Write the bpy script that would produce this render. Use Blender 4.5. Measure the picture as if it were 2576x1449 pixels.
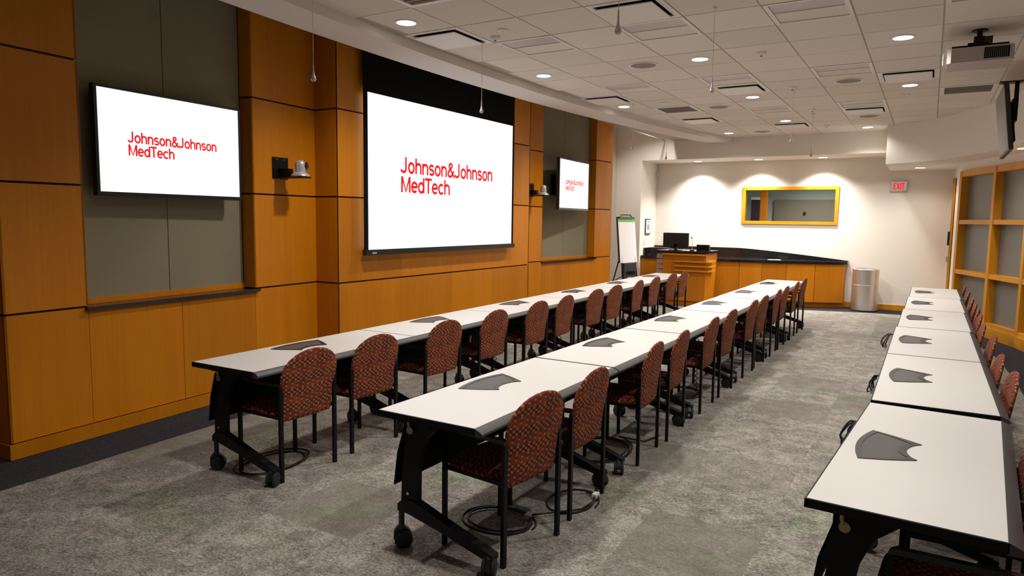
import bpy, bmesh, math, random
from mathutils import Vector, Matrix
random.seed(7)
PI = math.pi
for o in list(bpy.data.objects): bpy.data.objects.remove(o, do_unlink=True)
S = bpy.context.scene
C = S.collection

# ------------------------------------------------------------------ camera
cam_d = bpy.data.cameras.new('camera'); cam = bpy.data.objects.new('camera', cam_d); C.objects.link(cam)
cam_d.sensor_width = 36; cam_d.sensor_fit = 'HORIZONTAL'; cam_d.lens = 1745.3 / 2576 * 36
cam_d.clip_start = .05; cam_d.clip_end = 100
R_ = Vector((0.857414, 0.514443, 0.013769)); U_ = Vector((-0.062753, 0.077959, 0.99498)); F_ = Vector((-0.510787, 0.853974, -0.099126))
mw = Matrix((R_, U_, -F_)).transposed().to_4x4(); mw.translation = (0, 0, 1.67)
cam.matrix_world = mw
S.camera = cam
# ------------------------------------------------------------------ world, exposure
w = bpy.data.worlds.new('world'); S.world = w; w.use_nodes = True
w.node_tree.nodes['Background'].inputs[0].default_value = (.9, .93, 1, 1)
w.node_tree.nodes['Background'].inputs[1].default_value = .05
S.view_settings.view_transform = 'Standard'; S.view_settings.look = 'None'
S.view_settings.exposure = 0.12; S.view_settings.gamma = 1; S.view_settings.use_curve_mapping = False
LAMP_W = 150            # power of one ceiling downlight
LAMP_COL = (1, .945, .88)
ZC = 3.338             # ceiling grid height
ZS = 3.25              # curved soffit underside
A = 0.08714            # angle of the two wall wings
SA, CA = math.sin(A), math.cos(A)

# ------------------------------------------------------------------ materials
MATS = {}
def nodes(m): return m.node_tree.nodes, m.node_tree.links
def mat(name, col, rough=.6, metal=0, spec=.5, emis=None, estr=0):
    if name in MATS: return MATS[name]
    m = bpy.data.materials.new(name); m.use_nodes = True
    b = m.node_tree.nodes['Principled BSDF']
    b.inputs['Base Color'].default_value = (*col, 1); b.inputs['Roughness'].default_value = rough
    b.inputs['Metallic'].default_value = metal; b.inputs['Specular IOR Level'].default_value = spec
    if emis:
        b.inputs['Emission Color'].default_value = (*emis, 1); b.inputs['Emission Strength'].default_value = estr
    MATS[name] = m; return m
def N(m, typ, **kw):
    n = m.node_tree.nodes.new(typ)
    for k, v in kw.items(): setattr(n, k, v)
    return n
def ramp(m, stops):
    r = N(m, 'ShaderNodeValToRGB'); e = r.color_ramp.elements
    while len(e) < len(stops): e.new(.5)
    for el, (p, c) in zip(e, stops): el.position = p; el.color = (*c, 1)
    return r
def mix(m, a, b, fac, mode='MIX'):
    x = N(m, 'ShaderNodeMix', data_type='RGBA', blend_type=mode); L = m.node_tree.links
    for sock, v in ((x.inputs[0], fac), (x.inputs[6], a), (x.inputs[7], b)):
        if hasattr(v, 'links'): L.new(v, sock)
        elif isinstance(v, (int, float)): sock.default_value = v
        else: sock.default_value = (*v, 1)
    return x.outputs[2]
def math_(m, op, a, b=None, c=None):
    x = N(m, 'ShaderNodeMath', operation=op); L = m.node_tree.links
    for i, v in enumerate((a, b, c)):
        if v is None: continue
        if hasattr(v, 'links'): L.new(v, x.inputs[i])
        else: x.inputs[i].default_value = v
    return x.outputs[0]
def noise(m, vec, scale, detail=4, rough=.55, dist=0):
    n = N(m, 'ShaderNodeTexNoise'); n.inputs['Scale'].default_value = scale; n.inputs['Detail'].default_value = detail
    n.inputs['Roughness'].default_value = rough; n.inputs['Distortion'].default_value = dist
    m.node_tree.links.new(vec, n.inputs['Vector']); return n.outputs['Fac']
def mapping(m, vec, scale, loc=(0, 0, 0), rot=(0, 0, 0)):
    n = N(m, 'ShaderNodeMapping'); n.inputs['Scale'].default_value = scale; n.inputs['Location'].default_value = loc; n.inputs['Rotation'].default_value = rot
    m.node_tree.links.new(vec, n.inputs['Vector']); return n.outputs[0]
def bump(m, h, strength, dist=.01):
    n = N(m, 'ShaderNodeBump'); n.inputs['Strength'].default_value = strength; n.inputs['Distance'].default_value = dist
    m.node_tree.links.new(h, n.inputs['Height']); m.node_tree.links.new(n.outputs[0], m.node_tree.nodes['Principled BSDF'].inputs['Normal'])
def setcol(m, c): m.node_tree.links.new(c, m.node_tree.nodes['Principled BSDF'].inputs['Base Color'])

def wood_mat(name, c1, c2, grain=(34, 34, 1.3), rough=.42):
    m = mat(name, c1, rough, 0, .35)
    g = N(m, 'ShaderNodeNewGeometry'); oi = N(m, 'ShaderNodeObjectInfo')
    v = N(m, 'ShaderNodeVectorMath', operation='ADD'); m.node_tree.links.new(g.outputs['Position'], v.inputs[0])
    cx = N(m, 'ShaderNodeCombineXYZ'); r10 = math_(m, 'MULTIPLY', oi.outputs['Random'], 37.)
    m.node_tree.links.new(r10, cx.inputs[2]); m.node_tree.links.new(cx.outputs[0], v.inputs[1])
    a = noise(m, mapping(m, v.outputs[0], grain), 1, 5, .6, .4)
    b = noise(m, mapping(m, v.outputs[0], (3.2, 3.2, .35)), 1, 3)
    rr = ramp(m, [(.32, c2), (.68, c1)]); m.node_tree.links.new(math_(m, 'ADD', math_(m, 'MULTIPLY', a, .45), math_(m, 'MULTIPLY', b, .55)), rr.inputs[0])
    tone = math_(m, 'ADD', math_(m, 'MULTIPLY', oi.outputs['Random'], .22), .89)
    cc = N(m, 'ShaderNodeCombineColor'); [m.node_tree.links.new(tone, cc.inputs[i]) for i in range(3)]
    setcol(m, mix(m, rr.outputs[0], cc.outputs[0], 1., 'MULTIPLY'))
    bump(m, a, .05, .002); return m
WOOD = wood_mat('honey_wood_veneer', (.60, .212, .0035), (.47, .148, .002))
WOODF = wood_mat('golden_wood_frame', (.66, .29, .010), (.54, .215, .006))
REVEAL = mat('dark_wood_reveal', (.03, .010, .004), .9)
def fabric_wall():
    m = mat('olive_grey_fabric_panel', (.20, .175, .115), .95, 0, .1)
    g = N(m, 'ShaderNodeNewGeometry'); a = noise(m, mapping(m, g.outputs['Position'], (260, 260, 120)), 1, 2)
    b = noise(m, g.outputs['Position'], 1.3, 3)
    r = ramp(m, [(.3, (.235, .205, .135)), (.7, (.295, .258, .172))]); m.node_tree.links.new(math_(m, 'ADD', math_(m, 'MULTIPLY', a, .6), math_(m, 'MULTIPLY', b, .4)), r.inputs[0])
    setcol(m, r.outputs[0]); bump(m, a, .12, .002); return m
FABW = fabric_wall()
WHITEW = mat('warm_white_wall_paint', (.80, .755, .69), .9, 0, .2)
GREYW = mat('pale_grey_wall_paint', (.58, .535, .465), .9, 0, .2)
SOFF = mat('white_soffit_paint', (.70, .635, .59), .9, 0, .2)
PLEN = mat('ceiling_backing', (.45, .40, .34), .95, 0, .1)
def tile_mat():
    m = mat('mineral_fibre_tile', (.6, .55, .48), .95, 0, .1)
    g = N(m, 'ShaderNodeNewGeometry'); a = noise(m, g.outputs['Position'], 160, 2); oi = N(m, 'ShaderNodeObjectInfo')
    r = ramp(m, [(.3, (.66, .605, .54)), (.7, (.74, .685, .615))]); m.node_tree.links.new(math_(m, 'ADD', math_(m, 'MULTIPLY', a, .7), math_(m, 'MULTIPLY', oi.outputs['Random'], .3)), r.inputs[0])
    setcol(m, r.outputs[0]); bump(m, a, .15, .002); return m
TILE = tile_mat()
TEE = mat('ceiling_grid_metal', (.46, .42, .37), .7)
WMETAL = mat('white_painted_metal', (.72, .68, .64), .5)
GRILLE = mat('grey_grille', (.24, .21, .18), .8)
LENS = mat('lilac_lamp_lens', (.52, .47, .46), .5)
DARKSLOT = mat('dark_slot', (.012, .010, .009), .95, 0, .05)
def carpet_mat(dark=False):
    if dark:
        m = mat('charcoal_border_carpet', (.035, .036, .04), 1, 0, .05)
        g = N(m, 'ShaderNodeNewGeometry'); a = noise(m, g.outputs['Position'], 90, 3)
        r = ramp(m, [(.3, (.022, .022, .025)), (.7, (.052, .052, .058))]); m.node_tree.links.new(a, r.inputs[0]); setcol(m, r.outputs[0]); bump(m, a, .3, .004); return m
    m = mat('mottled_grey_carpet', (.25, .23, .2), 1, 0, .05)
    g = N(m, 'ShaderNodeNewGeometry'); P = g.outputs['Position']; oi = N(m, 'ShaderNodeObjectInfo')
    v = N(m, 'ShaderNodeVectorMath', operation='ADD'); m.node_tree.links.new(P, v.inputs[0])
    cx = N(m, 'ShaderNodeCombineXYZ'); m.node_tree.links.new(math_(m, 'MULTIPLY', oi.outputs['Random'], 50.), cx.inputs[0]); m.node_tree.links.new(cx.outputs[0], v.inputs[1])
    PT = v.outputs[0]
    fine = noise(m, mapping(m, PT, (48, 84, 50)), 1, 7, .8, .5)
    med = noise(m, PT, 7, 4, .6, .5)
    big = noise(m, P, 1.1, 3, .55)
    r = ramp(m, [(.38, (.062, .053, .046)), (.475, (.19, .172, .152)), (.535, (.31, .287, .257)), (.64, (.52, .49, .45))])
    worm = noise(m, mapping(m, PT, (26, 40, 30)), 1, 3, .6, 2.6)
    f = math_(m, 'ADD', math_(m, 'ADD', math_(m, 'ADD', math_(m, 'MULTIPLY', fine, .34), math_(m, 'MULTIPLY', worm, .36)), math_(m, 'MULTIPLY', med, .20)), math_(m, 'MULTIPLY', big, .10))
    m.node_tree.links.new(f, r.inputs[0])
    # some tiles are smoother and browner, greenish drifts run across the floor
    smooth = ramp(m, [(.80, (0, 0, 0)), (.83, (1, 1, 1))]); m.node_tree.links.new(oi.outputs['Random'], smooth.inputs[0])
    col = mix(m, r.outputs[0], (.17, .150, .130), math_(m, 'MULTIPLY', smooth.outputs[0], .55))
    gn = ramp(m, [(.54, (0, 0, 0)), (.66, (1, 1, 1))]); m.node_tree.links.new(noise(m, mapping(m, P, (1.6, 1.6, 1), (3.1, 7.7, 0)), 1, 3), gn.inputs[0])
    col = mix(m, col, (.86, 1.0, .84), math_(m, 'MULTIPLY', gn.outputs[0], .8), 'MULTIPLY')
    setcol(m, col); bump(m, fine, .5, .004); return m
CARPET = carpet_mat(); CARPETD = carpet_mat(True)
BLACK = mat('black_powder_coat', (.005, .005, .006), .45, 0, .22)
BLACKP = mat('black_plastic', (.012, .012, .013), .35)
BLACKM = mat('black_matte', (.006, .006, .006), .85, 0, .1)
RUBBER = mat('black_rubber', (.012, .012, .012), .7)
LAMIN = mat('white_laminate', (.60, .585, .57), .38, 0, .4)
EDGE = mat('charcoal_bullnose_edge', (.055, .050, .049), .5, 0, .3)
MESHG = mat('grey_mesh', (.09, .086, .084), .55, .3)
def hatch_mesh():
    m = MESHG; tc = N(m, 'ShaderNodeTexCoord'); sx = N(m, 'ShaderNodeSeparateXYZ'); m.node_tree.links.new(tc.outputs['Object'], sx.inputs[0])
    dx = math_(m, 'SUBTRACT', sx.outputs[0], .62); dy = math_(m, 'SUBTRACT', sx.outputs[1], .776)
    r = math_(m, 'SQRT', math_(m, 'ADD', math_(m, 'MULTIPLY', dx, dx), math_(m, 'MULTIPLY', dy, dy)))
    s = math_(m, 'SINE', math_(m, 'MULTIPLY', r, 1300.)); rr = ramp(m, [(.2, (.05, .047, .046)), (.8, (.105, .10, .097))])
    m.node_tree.links.new(math_(m, 'ADD', math_(m, 'MULTIPLY', s, .5), .5), rr.inputs[0]); setcol(m, rr.outputs[0])
hatch_mesh()
BEZEL = mat('dark_grey_bezel', (.010, .009, .009), .35)
BRONZE = mat('bronze_latch', (.42, .33, .19), .4, .7)
CHROME = mat('chrome', (.6, .6, .6), .2, 1)
SILVER = mat('silver_plastic', (.50, .48, .48), .3, .4)
GRAN = mat('black_granite', (.006, .006, .007), .15)
def granite():
    m = GRAN; g = N(m, 'ShaderNodeNewGeometry'); a = noise(m, g.outputs['Position'], 120, 2)
    r = ramp(m, [(.45, (.005, .005, .006)), (.75, (.03, .028, .028))]); m.node_tree.links.new(a, r.inputs[0]); setcol(m, r.outputs[0])
granite()
def chair_fabric():
    m = mat('rust_woven_fabric', (.16, .03, .02), .85, 0, .2)
    tc = N(m, 'ShaderNodeTexCoord'); sx = N(m, 'ShaderNodeSeparateXYZ'); m.node_tree.links.new(tc.outputs['Object'], sx.inputs[0])
    x, y, z = sx.outputs
    u = math_(m, 'DIVIDE', y, .0205); v = math_(m, 'DIVIDE', math_(m, 'ADD', z, math_(m, 'MULTIPLY', x, 1.0)), .0155)
    fu, fv = math_(m, 'FLOOR', u), math_(m, 'FLOOR', v)
    uu, vv = math_(m, 'FRACT', u), math_(m, 'FRACT', v)
    par = math_(m, 'FLOORED_MODULO', math_(m, 'ADD', fu, fv), 2.)           # checker
    band = math_(m, 'LESS_THAN', math_(m, 'FLOORED_MODULO', fv, 7.), 2.5)   # checker bands
    band2 = math_(m, 'GREATER_THAN', math_(m, 'FLOORED_MODULO', fv, 7.), 4.5)
    spar = math_(m, 'LESS_THAN', math_(m, 'FLOORED_MODULO', math_(m, 'ADD', fu, math_(m, 'MULTIPLY', fv, 2.)), 4.), .5)
    inn = math_(m, 'MULTIPLY', math_(m, 'LESS_THAN', math_(m, 'ABSOLUTE', math_(m, 'SUBTRACT', uu, .5)), .36), math_(m, 'LESS_THAN', math_(m, 'ABSOLUTE', math_(m, 'SUBTRACT', vv, .5)), .36))
    tan = math_(m, 'MULTIPLY', inn, math_(m, 'MAXIMUM', math_(m, 'MULTIPLY', band, par), math_(m, 'MULTIPLY', math_(m, 'SUBTRACT', 1., band), spar)))
    drk = math_(m, 'MULTIPLY', band, math_(m, 'SUBTRACT', 1., par))
    g = noise(m, tc.outputs['Object'], 9, 3); fine = noise(m, tc.outputs['Object'], 420, 2)
    r = ramp(m, [(.35, (.15, .026, .018)), (.65, (.25, .052, .018))]); m.node_tree.links.new(g, r.inputs[0])
    stripe = math_(m, 'MULTIPLY', math_(m, 'LESS_THAN', math_(m, 'FLOORED_MODULO', fu, 2.), .5), band2)
    c = mix(m, r.outputs[0], (.085, .018, .026), math_(m, 'MULTIPLY', stripe, .7))
    c = mix(m, c, (.040, .012, .011), math_(m, 'MULTIPLY', drk, .7))
    c = mix(m, c, (.37, .215, .085), math_(m, 'MULTIPLY', tan, .8))
    setcol(m, c); bump(m, fine, .25, .001); return m
FABRIC = chair_fabric()
def emit(name, col, s): return mat(name, (0, 0, 0), .5, 0, .2, col, s)
SCREENW = emit('lit_white_screen', (1, 1, 1), 1.05)
LOGO = emit('red_logo_print', (.83, .008, .012), 1.0)
LAMPE = emit('lamp_glow', (1, .95, .88), 9)
EXITR = emit('exit_red', (1, .02, .008), 1.1)
EXITW = emit('exit_face', (1, .90, .85), .30)
SCREENOFF = mat('dark_grey_screen', (.10, .10, .105), .3)
FROST = mat('frosted_glass', (.17, .17, .155), .42, 0, .5)
GLASS = mat('window_glass', (1, 1, 1), .02); _b = GLASS.node_tree.nodes['Principled BSDF']; _b.inputs['Transmission Weight'].default_value = 1; _b.inputs['IOR'].default_value = 1.08
PAPER = mat('white_paper', (.85, .84, .84), .8)
GREEN = mat('green_pad_strip', (.16, .52, .10), .7)
STEEL = mat('brushed_steel', (.70, .68, .66), .42, 1)
YELLOW = mat('yellow_label', (.75, .55, .02), .6)

# ------------------------------------------------------------------ mesh helpers
def bm_new(): return bmesh.new()
def box(bm, lo, hi, M=None):
    v = [bm.verts.new(Vector((x, y, z)) if M is None else M @ Vector((x, y, z))) for z in (lo[2], hi[2]) for y in (lo[1], hi[1]) for x in (lo[0], hi[0])]
    for f in ((0, 2, 3, 1), (4, 5, 7, 6), (0, 1, 5, 4), (2, 6, 7, 3), (0, 4, 6, 2), (1, 3, 7, 5)): bm.faces.new([v[i] for i in f])
    return v
def prism(bm, poly, z0, z1, axis='z', M=None):
    """poly of 2D points extruded along axis ('z': xy, 'y': xz, 'x': yz)"""
    def P(p, h):
        q = {'z': (p[0], p[1], h), 'y': (p[0], h, p[1]), 'x': (h, p[0], p[1])}[axis]
        return Vector(q) if M is None else M @ Vector(q)
    a = [bm.verts.new(P(p, z0)) for p in poly]; b = [bm.verts.new(P(p, z1)) for p in poly]; n = len(poly)
    bm.faces.new(a); bm.faces.new(b[::-1])
    for i in range(n): bm.faces.new((a[i], b[i], b[(i+1) % n], a[(i+1) % n]))
def tube(bm, pts, r, segs=8, cap=True, closed=False):
    pts = [Vector(p) for p in pts]; rings = []; n = len(pts); up = Vector((0, 0, 1)); prev = None
    rr = r if hasattr(r, '__len__') else [r] * n
    for i, p in enumerate(pts):
        t = (pts[(i+1) % n] - pts[i-1]) if closed else (pts[min(i+1, n-1)] - pts[max(i-1, 0)])
        t.normalize()
        if prev is None:
            s = t.cross(up if abs(t.z) < .9 else Vector((1, 0, 0))).normalized()
        else:
            s = (prev - t * prev.dot(t)).normalized()
        prev = s; u = t.cross(s)
        rings.append([bm.verts.new(p + (s * math.cos(a) + u * math.sin(a)) * rr[i]) for a in [2*PI*k/segs for k in range(segs)]])
    m = n if closed else n - 1
    for i in range(m):
        a, b = rings[i], rings[(i+1) % n]
        for k in range(segs): bm.faces.new((a[k], a[(k+1) % segs], b[(k+1) % segs], b[k]))
    if cap and not closed: bm.faces.new(rings[0][::-1]); bm.faces.new(rings[-1])
def lathe(bm, prof, segs=24, M=None, c=(0, 0, 0)):
    rings = []
    for r, z in prof:
        if r < 1e-5:
            p = Vector((c[0], c[1], c[2] + z)); rings.append([bm.verts.new(p if M is None else M @ p)])
        else:
            ps = [Vector((c[0] + r*math.cos(2*PI*k/segs), c[1] + r*math.sin(2*PI*k/segs), c[2] + z)) for k in range(segs)]
            rings.append([bm.verts.new(p if M is None else M @ p) for p in ps])
    for a, b in zip(rings, rings[1:]):
        for k in range(segs):
            k2 = (k+1) % segs
            if len(a) == 1 and len(b) == 1: continue
            if len(a) == 1: bm.faces.new((a[0], b[k2], b[k]))
            elif len(b) == 1: bm.faces.new((a[k], a[k2], b[0]))
            else: bm.faces.new((a[k], a[k2], b[k2], b[k]))
    if len(rings[0]) > 1: bm.faces.new(rings[0][::-1])
    if len(rings[-1]) > 1: bm.faces.new(rings[-1])
def bevel(bm, w, segs=1, ang=30):
    es = [e for e in bm.edges if len(e.link_faces) == 2 and e.calc_face_angle(0) > math.radians(ang)]
    bmesh.ops.bevel(bm, geom=es, offset=w, segments=segs, affect='EDGES', clamp_overlap=True, profile=.5)
def obj(name, bm, m, parent=None, loc=None, rotz=0, smooth=None):
    bmesh.ops.recalc_face_normals(bm, faces=bm.faces)
    me = bpy.data.meshes.new(name); bm.to_mesh(me); bm.free()
    if smooth:
        for p in me.polygons: p.use_smooth = True
        try: me.set_sharp_from_angle(angle=math.radians(smooth))
        except Exception: pass
    me.materials.append(m)
    o = bpy.data.objects.new(name, me); C.objects.link(o)
    if parent: o.parent = parent
    if loc: o.location = loc
    if rotz: o.rotation_euler = (0, 0, rotz)
    return o
def tag(o, label, cat, group=None):
    o['label'] = label; o['category'] = cat
    if group: o['group'] = group
    return o
def thing(name, label, cat, loc=(0, 0, 0), rotz=0, group=None):
    o = bpy.data.objects.new(name, None); C.objects.link(o); o.empty_display_size = .1
    o.location = loc; o.rotation_euler = (0, 0, rotz); return tag(o, label, cat, group)
def struct(o, label=None, cat=None):
    o['kind'] = 'structure'
    if label: o['label'] = label
    if cat: o['category'] = cat
    return o
def boxo(name, lo, hi, m, parent=None, bev=0, M=None, loc=None, rotz=0):
    bm = bm_new(); box(bm, lo, hi, M)
    if bev: bevel(bm, bev)
    return obj(name, bm, m, parent, loc, rotz)
def copy_tree(o, parent=None):
    c = o.copy(); C.objects.link(c); c.parent = parent
    for ch in list(o.children): copy_tree(ch, c)
    return c
def _arc(cx, cy, rx, ry, a0, a1, n=14):
    return [(cx + rx*math.cos(math.radians(a0 + (a1-a0)*k/n)), cy + ry*math.sin(math.radians(a0 + (a1-a0)*k/n))) for k in range(n+1)]
GLY = {   # advance, strokes; cap height 1, x-height .72
    'J': (.52, [[(.38, 1.0), (.38, .27)] + _arc(.20, .27, .18, .20, 0, -165)]),
    'o': (.54, [_arc(.27, .36, .195, .30, 0, 360, 26)]),
    'h': (.54, [[(.085, 0), (.085, 1.0)], [(.085, .38)] + _arc(.27, .44, .18, .22, 165, 0) + [(.45, 0)]]),
    'n': (.54, [[(.085, 0), (.085, .72)], [(.085, .38)] + _arc(.27, .44, .18, .22, 165, 0) + [(.45, 0)]]),
    's': (.47, [_arc(.235, .515, .155, .145, 25, 250, 12) + _arc(.235, .215, .165, .155, 75, -155, 12)]),
    '&': (.66, [[(.64, .0), (.20, .66)] + _arc(.30, .80, .125, .135, 205, -45, 12) + [(.13, .40)] + _arc(.26, .23, .18, .17, 140, 300, 10) + [(.44, .18), (.58, .47)]]),
    'M': (.74, [[(.085, 0), (.085, 1.0)], [(.10, .96), (.37, .07), (.64, .96)], [(.655, 1.0), (.655, 0)]]),
    'e': (.52, [_arc(.265, .36, .195, .30, 0, 318, 24), [(.08, .37), (.46, .37)]]),
    'd': (.55, [_arc(.26, .36, .185, .30, 0, 360, 26), [(.455, 0), (.455, 1.0)]]),
    'T': (.54, [[(.0, .935), (.54, .935)], [(.27, 0), (.27, .94)]]),
    'c': (.49, [_arc(.265, .36, .195, .30, 42, 318, 20)]),
    'E': (.56, [[(.10, 0), (.10, 1)], [(.10, .93), (.5, .93)], [(.10, .51), (.46, .51)], [(.10, .07), (.5, .07)]]),
    'X': (.60, [[(.06, 0), (.54, 1)], [(.06, 1), (.54, 0)]]), 'I': (.26, [[(.13, 0), (.13, 1)]])}
def text_mesh(body, cap, width, wt=.14):
    """flat lettering: cap height and overall width in metres, drawn with strokes"""
    tot = sum(GLY[c][0] for c in body); sx = width/tot; bm = bm_new(); x0 = 0
    for c in body:
        adv, st = GLY[c]
        for pl in st:
            P = [Vector(((x0+p[0])*sx, p[1]*cap)) for p in pl]; n = len(P); ln, rn = [], []
            closed = (P[0]-P[-1]).length < 1e-4
            for i in range(n):
                d0 = (P[i]-P[i-1] if i else (P[0]-P[-2] if closed else P[1]-P[0])); d1 = (P[i+1]-P[i] if i < n-1 else (P[1]-P[0] if closed else P[-1]-P[-2]))
                d0.normalize(); d1.normalize(); n0 = Vector((-d0.y, d0.x)); n1 = Vector((-d1.y, d1.x)); m_ = n0+n1; m_ = m_ * (1/max(.55, 1+n0.dot(n1)))
                ln.append(bm.verts.new((*(P[i]+m_*cap*wt/2), 0))); rn.append(bm.verts.new((*(P[i]-m_*cap*wt/2), 0)))
            for i in range(n-1): bm.faces.new((ln[i], rn[i], rn[i+1], ln[i+1]))
        x0 += adv
    me = bpy.data.meshes.new('lettering'); bm.to_mesh(me); bm.free(); return me
def basis(origin, right, up):
    """matrix: local x = right, local y = up, local z = normal"""
    r = Vector(right).normalized(); u = Vector(up).normalized(); n = r.cross(u)
    M = Matrix((r, u, n)).transposed().to_4x4(); M.translation = origin; return M

ORD = ['first', 'second', 'third', 'fourth', 'fifth', 'sixth', 'seventh', 'eighth', 'ninth', 'tenth', 'eleventh', 'twelfth']

# ================================================================== FLOOR
fl = boxo('floor', (-8, -4, -.12), (4, 20, -.004), CARPETD); struct(fl)
REG = [(-4.45, -1.5), (.93, -1.5), (.90, 9.0), (.82, 11.2), (.45, 13.2), (.2, 14.9), (-.9, 14.58), (-2.2, 14.45), (-4.62, 13.2), (-4.78, 12.4), (-5.0, 9.2), (-5.0, 5.2), (-4.86, 3.35)]
REG = REG[:9] + [(-4.82, 12.0), (-5.02, 9.2), (-5.02, 5.2), (-4.86, 3.35), (-4.69, 1.88)]
def clip(poly, reg):
    out = poly; n = len(reg)
    for i in range(n):
        a, b = reg[i], reg[(i+1) % n]; inp = out; out = []
        if not inp: return []
        ins = lambda p: (b[0]-a[0])*(p[1]-a[1]) - (b[1]-a[1])*(p[0]-a[0]) >= -1e-9
        for k in range(len(inp)):
            p, q = inp[k-1], inp[k]
            def inter():
                d1 = (b[0]-a[0])*(p[1]-a[1]) - (b[1]-a[1])*(p[0]-a[0]); d2 = (b[0]-a[0])*(q[1]-a[1]) - (b[1]-a[1])*(q[0]-a[0])
                t = d1/(d1-d2); return (p[0]+(q[0]-p[0])*t, p[1]+(q[1]-p[1])*t)
            if ins(q):
                if not ins(p): out.append(inter())
                out.append(q)
            elif ins(p): out.append(inter())
    return out
CT = .61
full_me = None
near_bm = bm_new()
for i in range(-9, 3):
    for j in range(-3, 26):
        x0, y0 = i*CT - .05, j*CT + .1
        g = .0003
        pl = clip([(x0+g, y0+g), (x0+CT-g, y0+g), (x0+CT-g, y0+CT-g), (x0+g, y0+CT-g)], REG)
        if len(pl) < 3: continue
        cx_, cy_ = x0+CT/2, y0+CT/2
        if cy_ < 1.2:                              # behind and below the camera, out of frame: one mesh
            prism(near_bm, pl, -.004, 0); continue
        bm = bm_new(); prism(bm, [(p[0]-cx_, p[1]-cy_) for p in pl], -.004, 0)
        o = obj('carpet_tile', bm, CARPET, fl, (cx_, cy_, 0))
nb = obj('carpet_field', near_bm, CARPET, fl)

# ================================================================== CEILING
GX, GY, TX, TY = -4.277, 4.495, .61, .622
ce = boxo('ceiling', (-4.70, -4, 3.362), (4, 15.0, 3.40), PLEN); struct(ce)
def tpos(i, j): return (GX + i*TX, GY + j*TY)
FIX = {}   # tiles taken by a fixture
PLAQ = [(0, 1), (3, 1), (0, 7), (1, 11), (3, 7), (6, 7), (5, 11), (3, 13)]
GRIL = [(1, -1), (1, 9), (7, 9)]
TROF = [(1, 2), (3, 2), (5, 2), (1, 6), (3, 6), (5, 6), (3, 10), (5, 10), (7, 2), (7, 6)]
for t in PLAQ + GRIL + TROF: FIX[t] = 1
bm = bm_new(); g = .0065
box(bm, (g, g, 0), (TX-g, TY-g, .016)); bevel(bm, .003)
tile0 = obj('ceiling_tile', bm, TILE, ce); first = True
for i in range(0, 9):
    for j in range(-2, 16):
        if (i, j) in FIX: continue
        p = tpos(i, j)
        if p[1] + TY > 14.9: continue
        if first: o = tile0; first = False
        else: o = tile0.copy(); C.objects.link(o)
        o.location = (p[0], p[1], ZC + random.uniform(-.0008, .0008))
# near part of the ceiling above the camera (out of frame)
bm = bm_new()
for i in range(0, 11):
    for j in range(-13, -2):
        p = tpos(i, j); box(bm, (p[0]+g, p[1]+g, ZC), (p[0]+TX-g, p[1]+TY-g, ZC+.016))
obj('ceiling_tile_field', bm, TILE, ce)['kind'] = 'stuff'
for i in range(-1, 10):
    x = GX + i*TX; boxo('grid_runner', (x-.012, -3.6, ZC+.007), (x+.012, 14.9, ZC+.02), TEE, ce)
for j in range(-13, 17):
    y = GY + j*TY; boxo('cross_runner', (GX-.1, y-.012, ZC+.0075), (GX+9*TX, y+.012, ZC+.0195), TEE, ce)

# curved soffit along the screen wall, its fascia faces the room
CXS = 29.66
def arcx(apex, y, yc=6.8, R=34.2): return apex + R - math.sqrt(R*R - (y-yc)**2)
ys = [-3.6 + k*(14.36+3.6)/60 for k in range(61)]
poly = [(arcx(-4.34, y), y) for y in ys] + [(arcx(-4.78, y), y) for y in ys[::-1]]
bm = bm_new(); n = len(ys)
lo = [[bm.verts.new((arcx(a, y), y, z)) for y in ys] for a, z in ((-4.34, ZS), (-4.34, ZC-.001), (-4.78, ZC-.001), (-4.78, ZS))]
for k in range(4):
    a, b = lo[k], lo[(k+1) % 4]
    for i in range(n-1): bm.faces.new((a[i], a[i+1], b[i+1], b[i]))
bm.faces.new([l[0] for l in lo]); bm.faces.new([l[-1] for l in lo])
so = obj('ceiling_soffit', bm, SOFF, None, smooth=40); struct(so)
# ledge between soffit and grid plate closes the plenum
boxo('soffit_cap', (-4.70, -3.6, ZC), (-4.2, 14.34, 3.361), PLEN, so)

# ================================================================== LEFT WALL
PN = Vector((-5.221, 2.177)); DN = Vector((-SA, CA))          # near wing
def wn(y): t = (y - PN.y)/DN.y; return PN + DN*t
PB = wn(5.17); XSC = -5.177; YM = 7.15
Y1, Y2 = 5.17, 9.13
PF = Vector((PB.x, Y2)); DF = Vector((SA, CA))
def wf(y): t = (y - PF.y)/DF.y; return PF + DF*t
wl_bm = bm_new()
def slab(bm, a, b, z0, z1, th, back=0.0):
    """vertical slab whose front face runs a->b (room on the right of a->b), going th backwards"""
    a, b = Vector(a), Vector(b); d = (b-a).normalized(); nrm = Vector((d.y, -d.x))
    f0, f1 = a - nrm*back, b - nrm*back; k0, k1 = f0 - nrm*th, f1 - nrm*th
    prism(bm, [f0, f1, k1, k0], z0, z1)
TOPZ = 3.95
REC = .145
nN, nF = Vector((DN.y, -DN.x)), Vector((DF.y, -DF.x))
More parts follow.
